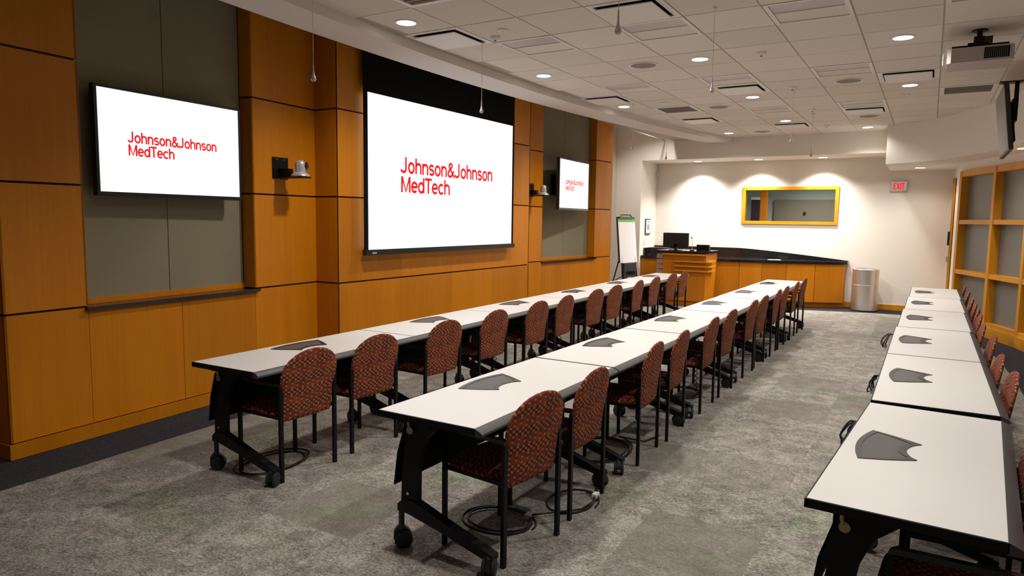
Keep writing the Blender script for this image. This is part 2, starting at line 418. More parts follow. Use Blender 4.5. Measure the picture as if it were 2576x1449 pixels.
# dark substrate behind the panels
slab(wl_bm, wn(2.19), wn(2.73), 0, TOPZ, .3, .016); slab(wl_bm, wn(2.73), wn(4.33), 0, .975, .3, .016); slab(wl_bm, wn(2.73), wn(4.33), .97, TOPZ, .1, REC+.012)
slab(wl_bm, wn(4.353), wn(5.16), 0, TOPZ, .3, .016); slab(wl_bm, (XSC, Y1+.016), (XSC, Y2-.016), 0, TOPZ, .5, .016)
slab(wl_bm, wf(9.14), wf(9.98), 0, TOPZ, .3, .016); slab(wl_bm, wf(9.98), wf(11.70), 0, .975, .3, .016); slab(wl_bm, wf(9.98), wf(11.70), .97, TOPZ, .1, REC+.012)
slab(wl_bm, wf(11.724), wf(12.32), 0, TOPZ, .45, .016)
box(wl_bm, (-6.4, 2.2, 0), (-5.78, 12.3, TOPZ))
wl = obj('wall_left', wl_bm, REVEAL); struct(wl)
def panel(a, b, z0, z1, name='wood_panel', m=WOOD, gap=.004, th=.016, back=0, ends=(1, 1)):
    a, b = Vector(a), Vector(b); d = (b-a).normalized(); nrm = Vector((d.y, -d.x))
    a2, b2 = a + d*gap*ends[0], b - d*gap*ends[1]
    bm = bm_new(); f0, f1 = a2 - nrm*back, b2 - nrm*back
    prism(bm, [f0, f1, f1 - nrm*th, f0 - nrm*th], z0, z1); bevel(bm, .0015)
    return obj(name, bm, m, wl)
ZB = [.110, .985, 1.87, 2.75, TOPZ]
JG = .008
def rows(a, b, rs=(0, 1, 2, 3), **kw):
    for r in rs: panel(a, b, ZB[r] + (JG if r else 0), ZB[r+1] - JG, **kw)
# near wing
rows(wn(2.177), wn(2.745), gap=.0015, ends=(0, 1)); rows(wn(2.745), wn(3.54), (0,), gap=.002); rows(wn(3.54), wn(4.335), (0,), gap=.002)
rows(wn(4.335), wn(5.17), (0, 1, 2, 3), gap=.0015, ends=(1, 0))
a = wn(2.177); rows(a - nN*.40, a, ends=(1, 0), back=0)                       # return facing the camera
a = wn(4.335); rows(a - nN*REC, a, (1, 2, 3), ends=(0, 0))                     # recess return
a = wn(2.745); rows(a, a - nN*REC, (1, 2, 3), ends=(0, 0))
# centre bay
rows(PB, (XSC, Y1), gap=.0, ends=(0, 0))
cy = [Y1, 6.17, YM, 8.13, Y2]
for k in range(4): rows((XSC, cy[k]), (XSC, cy[k+1]), gap=.0015)
rows((XSC, Y2), PF, gap=0, ends=(0, 0))
# far wing
rows(wf(9.13), wf(9.975), gap=.0015); rows(wf(9.975), wf(10.84), (0,), gap=.002); rows(wf(10.84), wf(11.705), (0,), gap=.002); rows(wf(11.705), wf(12.34), gap=.0015)
a = wf(9.975); rows(a, a - nF*REC, (1, 2, 3), ends=(0, 0)); a = wf(11.705); rows(a - nF*REC, a, (1, 2, 3), ends=(0, 0))
a = wf(12.34); rows(a, a - nF*.75, ends=(0, 1))
# fabric panels in the two recesses
for f, ya, yb, s in ((wn, 2.75, 4.33, nN), (wf, 9.98, 11.70, nF)):
    ym = (ya+yb)/2
    for p, q in ((ya, ym), (ym, yb)):
        panel(f(p), f(q), 1.03, TOPZ, 'fabric_panel', FABW, .0035, .012, REC)
    panel(f(ya), f(yb), .985, 1.03, 'wood_panel', WOOD, 0, .014, REC-.012)
# ledges
for k, (f, ya, yb, s, lab) in enumerate(((wn, 2.72, 4.37, nN, 'black ledge under the fabric recess of the left-hand television'), (wf, 9.95, 11.74, nF, 'black ledge under the far fabric recess near the easel'))):
    bm = bm_new(); a, b = f(ya), f(yb)
    prism(bm, [a + s*.035, b + s*.035, b + s*.002, f(yb-.038) + s*.002, f(yb-.038) - s*(REC-.016), f(ya+.03) - s*(REC-.016), f(ya+.03) + s*.002, a + s*.002], .958, .984); bevel(bm, .006, 2)
    tag(obj('ledge', bm, GRAN, None, smooth=40), lab, 'ledge', 'wall ledges')
# baseboard
pts = [wn(2.177) - nN*.40, wn(2.177), wn(5.17), Vector((XSC, Y1)), Vector((XSC, Y2)), wf(9.13), wf(12.34), wf(12.34) - nF*.75]
offs = []
for i, p in enumerate(pts):
    d0 = (p - pts[i-1]).normalized() if i else None; d1 = (pts[i+1] - p).normalized() if i < len(pts)-1 else None
    n0 = Vector((d0.y, -d0.x)) if d0 else None; n1 = Vector((d1.y, -d1.x)) if d1 else None
    if n0 is None: o_ = n1*.015
    elif n1 is None: o_ = n0*.015
    else:
        o_ = (n0 + n1); o_ = o_ * (.015 / max(.2, 1 + n0.dot(n1)))
    offs.append(p + o_)
bm = bm_new(); prism(bm, [tuple(p) for p in offs] + [tuple(p) for p in pts[::-1]], 0, .104); bevel(bm, .002)
struct(obj('baseboard_left', bm, WOOD))

# side wall of the corner behind the wing, grey wall, bulkhead, alcove
YB, YA, ZBK = 14.35, 15.33, 2.952
struct(boxo('wall_left_corner', (-6.15, 12.2, 0), (-5.95, YB+.05, TOPZ), GREYW))
bm = bm_new(); box(bm, (-6.0, YB, 0), (-5.38, YB+.06, ZBK)); box(bm, (-6.0, YB, ZBK), (-.2, YB+.06, 3.5)); box(bm, (-6.2, YB, 3.5), (-3.3, YB+.06, TOPZ+.02)); box(bm, (-6.2, YB, ZBK), (-6.0, YB+.06, 3.5)); box(bm, (-5.44, YB+.06, 0), (-5.38, YA+.05, ZBK))
struct(obj('wall_bulkhead', bm, GREYW)); 
MATS['pale_grey_wall_paint']; bpy.data.objects['wall_bulkhead'].data.materials[0] = WHITEW
struct(boxo('ceiling_alcove', (-5.38, YB+.06, ZBK), (1.2, YA+.1, ZBK+.08), WHITEW))
# back wall with a window opening
WX0, WX1, WZ0, WZ1 = -3.40, -1.655, 1.70, 2.345
bm = bm_new()
box(bm, (-5.5, YA, 0), (WX0, YA+.12, 3.1)); box(bm, (WX1, YA, 0), (.75, YA+.12, 3.1)); box(bm, (WX0, YA, 0), (WX1, YA+.12, WZ0)); box(bm, (WX0, YA, WZ1), (WX1, YA+.12, 3.1))
struct(obj('wall_back', bm, WHITEW))
bm = bm_new(); box(bm, (-1.38, YA-.018, 0), (.33, YA, .105)); bevel(bm, .002); struct(obj('baseboard_back', bm, WOODF))
# window
wnd = bpy.data.objects.new('window_1', None); C.objects.link(wnd); wnd.location = ((WX0+WX1)/2, YA, WZ0); struct(wnd, 'gold-framed control room window in the back wall', 'window')
hw = (WX1-WX0)/2; hz = WZ1-WZ0; fw = .065
for nm, lo_, hi_ in (('window_frame', (-hw-fw, -.025, -fw), (hw+fw, .12, 0)), ('window_frame', (-hw-fw, -.025, hz), (hw+fw, .12, hz+fw)), ('window_frame', (-hw-fw, -.025, 0), (-hw, .12, hz)), ('window_frame', (hw, -.025, 0), (hw+fw, .12, hz))):
    boxo(nm, lo_, hi_, WOODF, wnd, .003)
boxo('window_pane', (-hw, .05, 0), (hw, .056, hz), GLASS, wnd)
# control room behind the window
CRM = mat('control_room_wall', (.42, .47, .43), .9); TAUPE = mat('taupe_board', (.20, .182, .135), .8); PURP = mat('dark_purple_poster', (.03, .014, .032), .6)
bm = bm_new(); box(bm, (-5.2, 18.0, 0), (.8, 18.1, 3.2)); box(bm, (-5.3, 15.46, 0), (-5.2, 18.1, 3.2)); box(bm, (.8, 15.46, 0), (.9, 18.1, 3.2)); box(bm, (-5.3, 15.46, 3.1), (.9, 18.1, 3.2)); box(bm, (-5.3, 15.46, -.1), (.9, 18.1, 0))
struct(obj('wall_control_room', bm, CRM))
tag(boxo('display_board', (-3.29, 17.93, .6), (-1.5, 17.98, 2.22), TAUPE, None, .01), 'taupe board on the control room wall seen through the window', 'board')
bm = bm_new(); lathe(bm, [(.012, 0), (.035, 0), (.035, .03), (.012, .03)], 20, Matrix.Translation((-2.59, 17.93, 1.895)) @ Matrix.Rotation(PI/2, 4, 'X')); tag(obj('wall_dial', bm, BLACKP), 'small round black dial on the taupe board behind the window', 'dial')
tag(boxo('dark_poster', (-3.68, 17.2, 1.2), (-3.478, 17.24, 2.20), PURP), 'dark purple banner behind the left side of the window', 'banner')
tag(boxo('wood_post', (-3.476, 17.2, 0), (-3.324, 17.3, 3.09), WOOD, None, .003), 'narrow wooden post behind the left side of the window', 'post')
tag(boxo('banner_header', (-3.68, 17.16, 2.20), (-3.49, 17.22, 2.26), WMETAL, None, .004), 'pale header strip above the dark banner behind the window', 'strip')

# right bulkhead (curved) and its underside
ZRB = 2.685
RB = [(-.715, 14.40), (-.715, 13.54), (-.42, 13.38), (-.14, 13.16), (.12, 12.80), (.36, 12.36), (.56, 11.92), (.72, 11.45), (.86, 10.9), (.98, 10.2), (1.08, 9.4), (1.15, 8.5), (1.2, 7.4), (1.22, 6), (1.22, 2), (1.22, -3.6)]
bm = bm_new(); prism(bm, RB + [(3.2, -3.6), (3.2, 15.4), (-.715, 15.4)], ZRB, 3.5); struct(obj('wall_bulkhead_right', bm, WHITEW, smooth=25))
# side wall with the door, pillar, curved glazed screen
SW = [(.335, YA+.02), (.40, 13.95), (.455, 13.72)]
bm = bm_new(); prism(bm, SW + [(.9, 13.72), (.9, YA+.02)], 0, ZRB); struct(obj('wall_right_corner', bm, WHITEW))
dr = bpy.data.objects.new('door_1', None); C.objects.link(dr); dr.location = (.345, 15.05, 0); dr.rotation_euler = (0, 0, -math.atan2(.065, 1.40)*-1*-1); struct(dr, 'wooden door frame at the right end of the back wall', 'door')
boxo('door_jamb', (-.03, .13, 0), (.02, .22, 2.5), WOODF, dr, .003); boxo('door_jamb', (-.03, -.87, 0), (.02, -.80, 2.5), WOODF, dr, .003) if False else None
boxo('door_head', (-.03, -.30, 2.43), (.02, .22, 2.5), WOODF, dr, .003)
boxo('door_leaf', (-.012, -.30, .01), (.02, .13, 2.43), WOODF, dr, .002)
boxo('door_handle', (-.05, -.2, 1.3), (-.012, -.16, 1.55), BLACKP, dr, .004); boxo('door_handle', (-.05, -.2, 1.0), (-.012, -.17, 1.1), SILVER, dr, .004)
GP = [(.43, 13.72), (.62, 13.18), (.815, 12.63), (1.0, 12.20), (1.17, 11.68), (1.33, 11.05), (1.46, 10.4), (1.56, 9.7), (1.66, 8.6)]
posts = [(.43, 13.72), (.835, 12.60), (1.165, 11.69), (1.42, 10.60), (1.60, 9.45), (1.72, 8.2)]
gw = bpy.data.objects.new('window_2', None); C.objects.link(gw); gw.location = (.9, 12.3, 0); struct(gw, 'curved wood-framed frosted glass partition on the right', 'glass partition')
def seg_box(name, a, b, z0, z1, t0, t1, m, par, bev=.003):
    a, b = Vector(a), Vector(b); d = (b-a).normalized(); nrm = Vector((d.y, -d.x))
    bm = bm_new(); off = Vector((par.location.x, par.location.y)); P_ = [a+nrm*t0-off, b+nrm*t0-off, b+nrm*t1-off, a+nrm*t1-off]
    prism(bm, P_, z0, z1)
    if bev: bevel(bm, bev)
    return obj(name, bm, m, par)
for p, q in zip(posts, posts[1:]):
    a, b = Vector(p), Vector(q); d = (b-a).normalized()
    for z0, z1, nm in ((.16, .215, 'rail'), (.875, .945, 'rail'), (1.685, 1.755, 'rail'), (2.455, 2.55, 'head_rail')):
        seg_box(nm, a, b, z0, z1, -.055, .055, WOODF, gw)
    for z0, z1 in ((.215, .875), (.945, 1.685), (1.755, 2.455)):
        seg_box('frosted_pane', a + d*.03, b - d*.03, z0, z1, -.012 - .05, -.004 - .05, FROST, gw, 0)
    seg_box('base_board', a, b, 0, .16, -.06, .075, WOODF, gw)
    seg_box('wall_above', a, b, 2.55, ZRB, -.06, .02, WHITEW, gw, 0)
for k, p in enumerate(posts):
    p = Vector(p); q = Vector(posts[min(k+1, len(posts)-1)]); o_ = Vector(posts[max(k-1, 0)]); d = (q-o_).normalized(); 
    c0 = p - d*.04 if k else p; seg_box('mullion', c0, c0 + d*.08, .165, 2.548, -.09, .062, WOODF, gw)
# back and right enclosing walls, out of frame
struct(boxo('wall_near', (-8, -3.7, 0), (3.2, -3.6, TOPZ), WHITEW)); struct(boxo('wall_right', (2.1, -3.6, 0), (2.2, 9.0, ZRB), WHITEW))
struct(boxo('wall_left_near', (-5.9, -3.6, 0), (-5.8, 2.2, TOPZ), WOOD))
struct(boxo('ceiling_upper', (-8, -3.6, TOPZ), (-4.0, 14.4, TOPZ+.05), PLEN))

# ================================================================== CEILING FIXTURES
def spot(parent, z, power, size=2.5, blend=.75):
    d = bpy.data.lights.new('lamp_light', 'SPOT'); d.energy = power; d.color = LAMP_COL; d.spot_size = size; d.spot_blend = blend; d.shadow_soft_size = .07
    o = bpy.data.objects.new('lamp_light', d); C.objects.link(o); o.parent = parent; o.location = (0, 0, z); return o
def ring_bm(r0, r1, z0, z1, segs=28):
    bm = bm_new(); pr = [(r0, z1), (r0, z0), (r1, z0), (r1, z1)]
    rings = [[bm.verts.new((r*math.cos(2*PI*k/segs), r*math.sin(2*PI*k/segs), z)) for k in range(segs)] for r, z in pr]
    for a, b in zip(rings, rings[1:] + rings[:1]):
        for k in range(segs): bm.faces.new((a[k], a[(k+1) % segs], b[(k+1) % segs], b[k]))
    return bm
dl_ring = obj('trim_ring', ring_bm(.082, .1, -.006, .002), WMETAL, None, smooth=40); dl_disc_bm = bm_new(); lathe(dl_disc_bm, [(.083, -.0045), (.083, 0)], 28); dl_disc = obj('lamp_disc', dl_disc_bm, LAMPE)
_first = [True]
def downlight(x, y, z, label, power=None, group='recessed downlights', size=2.5, blend=.75):
    t = thing('downlight', label, 'downlight', (x, y, z), 0, group)
    if _first[0]: a, b = dl_ring, dl_disc; _first[0] = False
    else:
        a, b = dl_ring.copy(), dl_disc.copy(); C.objects.link(a); C.objects.link(b)
    a.parent = t; b.parent = t
    spot(t, -.02, power if power else LAMP_W, size, blend); return t
def tc(i, j): return (GX + (i+.5)*TX, GY + (j+.5)*TY)
for i, js, nm in ((0, (0, 4, 8), 'line nearest the screen wall'), (3, (4, 8, 12), 'middle ceiling line'), (6, (4, 8), 'ceiling line beside the projector')):
    for k, j in enumerate(js):
        x, y = tc(i, j); downlight(x, y, ZC, 'lit recessed downlight, %s from the near end of the %s' % (ORD[k], nm), LAMP_W*(1.3 if j >= 8 else 1))
x, y = tc(1, 14); downlight(x, y, ZC, 'lit recessed downlight by the back bulkhead, left of the pair', LAMP_W*1.3)
x, y = (-1.03, 13.66); downlight(x, y, ZC, 'lit recessed downlight by the back bulkhead, right of the pair', LAMP_W*1.1)
for i, j, lab in ((3, 0, 'recessed downlight above the near tables of the middle row, beyond the top edge'), (6, 0, 'recessed downlight above the near tables of the right-hand row, beyond the top edge'), (3, -4, 'recessed downlight behind the top edge, left of the photographer'), (6, -4, 'recessed downlight over the photographer, behind the top edge')):
    x, y = tc(i, j); downlight(x, y, ZC, lab, group='near downlights out of frame')
for k, x in enumerate((-4.34, -3.09, -1.88)):
    downlight(x, 14.93, ZBK, 'lit downlight under the alcove ceiling, %s from the left above the counter' % ORD[k], 330, size=2.15, blend=1)
downlight(-4.80, 13.30, TOPZ, 'hidden slot downlight above the soffit edge by the grey wall', 190, size=2.3)
downlight(-.215, 14.55, ZRB, 'lit downlight under the right bulkhead near the exit sign', 40)
downlight(1.0, 11.35, ZRB, 'lit downlight close above the curved glass partition', 60)

def troffer(i, j, label):
    x, y = tpos(i, j); t = thing('light_troffer', label, 'ceiling light', (x+TX/2, y+TY/2, ZC), 0, 'unlit square ceiling light fittings')
    hx, hy = TX/2-.006, TY/2-.006
    bm = bm_new(); f = .035
    for lo_, hi_ in (((-hx, -hy, -.004), (hx, -hy+f, .016)), ((-hx, hy-f, -.004), (hx, hy, .016)), ((-hx, -hy+f, -.004), (-hx+f, hy-f, .016)), ((hx-f, -hy+f, -.004), (hx, hy-f, .016))): box(bm, lo_, hi_)
    bevel(bm, .002); obj('housing', bm, WMETAL, t)
    boxo('lens', (-hx+f, -.02, .006), (hx-f, hy-f, .012), TILE, t); boxo('lens', (-hx+f, -hy+f, .004), (hx-f, -.02, .012), LENS, t)
    bm = bm_new(); box(bm, (-hx+f, -.026, -.002), (hx-f, -.014, .010)); obj('divider', bm, WMETAL, t)
TL = {(1, 2): 'first unlit square light fitting in the line beside the screen wall', (1, 6): 'second unlit square light fitting in the line beside the screen wall',
      (3, 2): 'unlit square light fitting beside the large diffuser at the picture top', (3, 6): 'unlit square light fitting behind the hanging microphone, middle line', (3, 10): 'unlit square light fitting between two middle-line downlights, far end',
      (5, 2): 'large unlit square light fitting cut by the top of the picture', (5, 6): 'unlit square light fitting left of the diffuser by the projector', (5, 10): 'unlit square light fitting joined to a square diffuser, far right',
      (7, 2): 'unlit square light fitting at the picture top above the projector', (7, 6): 'unlit square light fitting half hidden behind the projector'}
for k in TROF: troffer(*k, TL[k])
def plaque(i, j, label):
    x, y = tpos(i, j); t = thing('air_diffuser', label, 'air diffuser', (x+TX/2, y+TY/2, ZC), 0, 'square plaque air diffusers')
    hx, hy = TX/2-.006, TY/2-.006; bm = bm_new(); f = .05
    for lo_, hi_ in (((-hx, -hy, -.003), (hx, -hy+f, .016)), ((-hx, hy-f, -.003), (hx, hy, .016)), ((-hx, -hy+f, -.003), (-hx+f, hy-f, .016)), ((hx-f, -hy+f, -.003), (hx, hy-f, .016))): box(bm, lo_, hi_)
    bevel(bm, .002); obj('frame', bm, WMETAL, t)
    boxo('throat', (-hx+f, -hy+f, .010), (hx-f, hy-f, .016), DARKSLOT, t)
    boxo('plaque', (-hx+f+.016, -hy+f+.016, -.024), (hx-f-.016, hy-f-.016, -.016), WMETAL, t, .002)
    boxo('spacer', (-.02, -.02, -.016), (.02, .02, .012), DARKSLOT, t)
PL = {(0, 1): 'largest square air diffuser with dark slot near the screen wall', (3, 1): 'square air diffuser cut by the top of the picture, middle', (0, 7): 'square air diffuser beside the second downlight near the screen wall, far along',
      (1, 11): 'square air diffuser next to the dark return grille, far left', (3, 7): 'square air diffuser just below the hanging microphone in the middle', (6, 7): 'square air diffuser just left of the projector', (5, 11): 'square air diffuser over a round speaker, far right', (3, 13): 'farthest square air diffuser by the back bulkhead'}
for k in PLAQ: plaque(*k, PL[k])
def grille(i, j, label):
    x, y = tpos(i, j); t = thing('return_grille', label, 'air grille', (x+TX/2, y+TY/2, ZC), 0, 'dark return air grilles')
    hx, hy = TX/2-.006, TY/2-.006; bm = bm_new(); f = .05
    for lo_, hi_ in (((-hx, -hy, -.004), (hx, -hy+f, .016)), ((-hx, hy-f, -.004), (hx, hy, .016)), ((-hx, -hy+f, -.004), (-hx+f, hy-f, .016)), ((hx-f, -hy+f, -.004), (hx, hy-f, .016))): box(bm, lo_, hi_)
    bevel(bm, .002); obj('frame', bm, WMETAL, t)
    boxo('mesh_panel', (-hx+f, -hy+f, .006), (hx-f, hy-f, .012), GRILLE, t)
    for k in range(9):
        yy = -hy+f + (k+.5)*(2*hy-2*f)/9; boxo('louvre', (-hx+f, yy-.004, .001), (hx-f, yy+.004, .007), GRILLE, t)
grille(1, -1, 'dark return air grille cut by the top edge, upper left'); grille(1, 9, 'dark return air grille left of the far square diffuser'); grille(7, 9, 'dark return air grille right of the projector, near the hanging television')
for (i, j), lab in {(2, 4): 'largest round ceiling speaker grille, left of the middle downlights', (5, 7): 'round ceiling speaker grille left of the projector diffuser', (2, 9): 'round ceiling speaker grille beyond the hanging microphone', (2, 14): 'round ceiling speaker grille closest to the back bulkhead', (5, 12): 'round ceiling speaker grille near the right bulkhead corner'}.items():
    x, y = tc(i, j); t = thing('ceiling_speaker', lab, 'speaker', (x, y, ZC), 0, 'round ceiling speakers')
    obj('rim', ring_bm(.135, .155, -.008, .002, 32), WMETAL, t, smooth=40); bm = bm_new(); lathe(bm, [(.134, -.006), (.134, 0)], 32); obj('grille_cloth', bm, GRILLE, t)
for x, y, kind, lab in ((GX+4.5*TX, GY+4.5*TY, 0, 'white conical smoke detector in the middle of the ceiling'), (GX+1.5*TX, GY+1.45*TY, 1, 'flat white sensor disc near the largest diffuser'), (GX+4.45*TX, GY+7.7*TY, 0, 'small white sprinkler head beyond the smoke detector'),
                        (GX+6.4*TX, GY+9.6*TY, 1, 'flat white sensor disc below the right-hand downlights'), (GX+4.4*TX, GY+10.8*TY, 0, 'small sprinkler head between the far middle fittings'), (GX+1.54*TX, GY+8.4*TY, 1, 'flat white sensor disc beside the far return grille'), (GX+4.36*TX, GY+13.8*TY, 0, 'farthest small detector before the back bulkhead'), (GX+1.2*TX, GY+1.72*TY, 0, 'tiny sprinkler head at the corner of the largest diffuser')):
    t = thing('ceiling_sensor', lab, 'sensor', (x, y, ZC), 0, 'small ceiling sensors')
    bm = bm_new(); lathe(bm, [(.055, .001), (.055, -.008), (.035, -.018), (0, -.02)] if kind else [(.05, .001), (.05, -.01), (.03, -.03), (0, -.032)], 20); obj('body', bm, WMETAL, t, smooth=40)
    bm = bm_new(); lathe(bm, [(.012, -.018), (.012, -.04 if not kind else -.023), (0, -.042 if not kind else -.025)], 12); obj('tip', bm, GRILLE if not kind else WMETAL, t, smooth=40)
# hanging microphones
MICL = ['hanging microphone at the left, above the first chairs', 'hanging microphone in front of the projection screen top', 'hanging microphone at the top centre of the picture', 'hanging microphone among the middle ceiling fittings',
        'faint hanging microphone far left against the grey wall', 'faint hanging microphone above the easel side of the alcove', 'faint hanging microphone before the bulkhead, left of two', 'faint hanging microphone before the bulkhead, right of two']
for (x, y), lab in zip(((-4.055, 3.82), (-3.78, 5.70), (-1.53, 3.65), (-1.548, 5.62), (-3.76, 9.60), (-3.82, 11.30), (-1.584, 9.53), (-1.635, 11.63)), MICL):
    t = thing('hanging_microphone', lab, 'microphone', (x, y, 2.68), 0, 'microphones hung from the ceiling')
    bm = bm_new(); lathe(bm, [(0, 0), (.012, .002), (.019, .012), (.020, .02), (.016, .032), (.009, .052), (.006, .075), (.0055, .1), (.004, .13), (0, .131)], 16); obj('capsule', bm, SILVER, t, smooth=50)
    bm = bm_new(); tube(bm, [(0, 0, .12), (.002, 0, .3), (0, 0, ZC-2.68)], .0022, 6); obj('cable', bm, WMETAL, t)
    bm = bm_new(); lathe(bm, [(.02, ZC-2.68), (.02, ZC-2.69), (.004, ZC-2.71)], 14); obj('ceiling_cup', bm, WMETAL, t)

# ================================================================== SCREENS
def logo(par, M, cap, width, pitch):
    for k, (b, wd) in enumerate((('Johnson&Johnson', width), ('MedTech', width*.492))):
        me = text_mesh(b, cap, wd, .165)
        me.materials.append(LOGO); o = bpy.data.objects.new('logo_line', me); C.objects.link(o); o.parent = par
        o.matrix_local = M @ Matrix.Translation((0, -pitch*k, 0))
# projection screen
XP = -5.10
ps = thing('projection_screen', 'large white projection screen with red logo and black drop', 'projection screen', (XP, 7.02, 1.285))
y0, y1, z0, z1 = 5.545-7.02, 8.485-7.02, 1.330-1.285, 2.965-1.285
boxo('black_drop', (-.012, y0-.055, z1), (0, y1+.05, 3.92-1.285), BLACKM, ps)
boxo('side_border', (-.012, y0-.055, z0-.02), (0, y0, z1), BLACKM, ps); boxo('side_border', (-.012, y1, z0-.02), (0, y1+.05, z1), BLACKM, ps)
boxo('screen_surface', (-.010, y0, z0-.02), (.001, y1, z1), SCREENW, ps)
bm = bm_new(); box(bm, (-.025, y0-.06, -.022), (.025, y1+.055, z0-.008)); bevel(bm, .012, 3); bb = obj('weight_bar', bm, BLACKP, ps, smooth=40)
boxo('bar_badge', (.0235, y0+.03, -.008), (.027, y0+.10, .012), SILVER, bb)
LM = basis((.003, 6.07-7.02, 2.165-1.285), (0, 1, 0), (0, 0, 1)); logo(ps, LM, .178, 1.90, .215)
# wall televisions
def tv(name, label, pa, pb, zb, zt, logo_w, mount_back):
    pa, pb = Vector(pa), Vector(pb); d = pb-pa; W = d.length; d.normalize(); ang = math.atan2(d.y, d.x) - PI/2
    t = thing(name, label, 'television', (pa.x, pa.y, zb), ang, 'wall televisions beside the screen'); H = zt-zb; b = .022
    bm = bm_new(); box(bm, (-.05, 0, 0), (-.006, W, H)); bevel(bm, .006, 2); obj('back_shell', bm, BLACKP, t)
    bm = bm_new()
    for lo_, hi_ in (((-.006, 0, 0), (.004, W, b+.01)), ((-.006, 0, H-b), (.004, W, H)), ((-.006, 0, b+.01), (.004, b, H-b)), ((-.006, W-b, b+.01), (.004, W, H-b))): box(bm, lo_, hi_)
    obj('bezel', bm, BLACKP, t)
    boxo('screen', (-.006, b, b+.01), (.001, W-b, H-b), SCREENW, t)
    bm = bm_new(); box(bm, (-.05-mount_back, W*.35, H*.3), (-.04, W*.65, H*.7)); obj('wall_mount', bm, BLACKM, t)
    logo(t, basis((.003, W*.190, H*.505), (0, 1, 0), (0, 0, 1)), H*.104, W*.615, H*.122)
    return t
tv('television', 'left-hand television with red logo in the near fabric recess', wn(2.850) + nN*.005, wn(4.17) + nN*.03, 1.80, 2.615, .6, .07)
tv('television', 'right-hand television with red logo in the far fabric recess', (-5.13, 10.0), (-5.215, 11.31), 1.83, 2.665, .6, .30)
# ptz cameras
def ptz(label, p, d, nrm, side):
    t = thing('conference_camera', label, 'camera', (p.x, p.y, 2.03), math.atan2(d.y, d.x) - PI/2, 'wall-mounted conference cameras')
    # local: y along wall, x out of wall
    boxo('wall_plate', (.001, 0, -.005), (.012, .20, .20), BLACK, t, .004); 
    for yy, zz in ((.05, .18), (.15, .18)):
        bm = bm_new(); lathe(bm, [(.006, 0), (.006, .004), (0, .006)], 10, Matrix.Translation((.012, yy, zz)) @ Matrix.Rotation(PI/2, 4, 'Y')); obj('bolt', bm, CHROME, t)
    bm = bm_new(); box(bm, (.012, .07, .02), (.14, .13, .09)); prism(bm, [(.012, .0), (.33, .0), (.33, .012), (.012, .012)], .03, .17, 'y'); obj('arm', bm, BLACK, t)
    cx_, cy_ = .25, .11
    bm = bm_new(); lathe(bm, [(.085, .013), (.09, .02), (.085, .035), (.06, .05), (.052, .058), (0, .06)], 28, None, (cx_, cy_, 0)); obj('base', bm, SILVER, t, smooth=50)
    bm = bm_new(); lathe(bm, [(.046, .058), (.05, .09), (.05, .13), (.045, .15), (.03, .166), (0, .172)], 28, None, (cx_, cy_, 0)); hd = obj('head', bm, SILVER, t, smooth=50)
    bm = bm_new(); lathe(bm, [(.0, -.052), (.036, -.05), (.036, .03), (0, .045)], 20, Matrix.Translation((cx_+.022, cy_+.028, .118)) @ Matrix.Rotation(PI/2, 4, 'Y') @ Matrix.Rotation(-.7, 4, 'X')); obj('lens', bm, BLACKP, hd, smooth=50)
ptz('silver conference camera on the wood column left of the projection screen', wn(4.577), DN, nN, 1)
ptz('silver conference camera on the wood column right of the projection screen', wf(9.50), DF, nF, 1)

# ================================================================== TABLES
LT = 1.555
def hatch_outline(k=0.0):
    """fan shape; k insets it"""
    cy_ = .776; pts = []
    n = 12
    for i in range(n+1):                                   # wide curved end, near corner to far corner
        a = -1 + 2*i/n; pts.append((.052 + k + .034*a*a, cy_ + a*(.225-k*1.0)))
    for i in range(1, 9):                                  # far side
        s = i/8; pts.append((.086 + k + s*(.198 - k*2.6), cy_ + (.225-k) + s*(.118 + .1*k - .225 + k*.0) + math.sin(PI*s)*.008))
    for i in range(1, 12):                                 # notch
        a = 1 - 2*i/12; pts.append((.284 - k*1.6 - (1-a*a)**.8*.046, cy_ + a*(.118-k*.9)))
    for i in range(8):
        s = 1 - i/8; pts.append((.086 + k + s*(.198 - k*2.6), cy_ - (.225-k) - s*(.118 + .1*k - .225) - math.sin(PI*s)*.008))
    return pts
def make_caster(par, x, y, z_stem, ang):
    c = bpy.data.objects.new('caster', None)
    bm = bm_new(); tube(bm, [(0, 0, .06), (0, 0, z_stem)], .015, 8)
    M_ = Matrix.Rotation(ang, 4, 'Z')
    prof = [(-.040, .044), (-.038, .088), (-.018, .114), (.014, .112), (.038, .094), (.052, .068), (.056, .044)]
    prism(bm, prof, -.012, .012, 'y', M_)
    bevel(bm, .002); o = obj('caster', bm, BLACKP, par, (x, y, 0))
    for s in (-1, 1):
        bm = bm_new(); lathe(bm, [(0, -.010), (.038, -.010), (.046, -.006), (.046, .006), (.038, .010), (0, .010)], 18, M_ @ Matrix.Translation((.010, s*.022, .046)) @ Matrix.Rotation(PI/2, 4, 'X')); obj('wheel', bm, RUBBER, o, smooth=40)
    return o
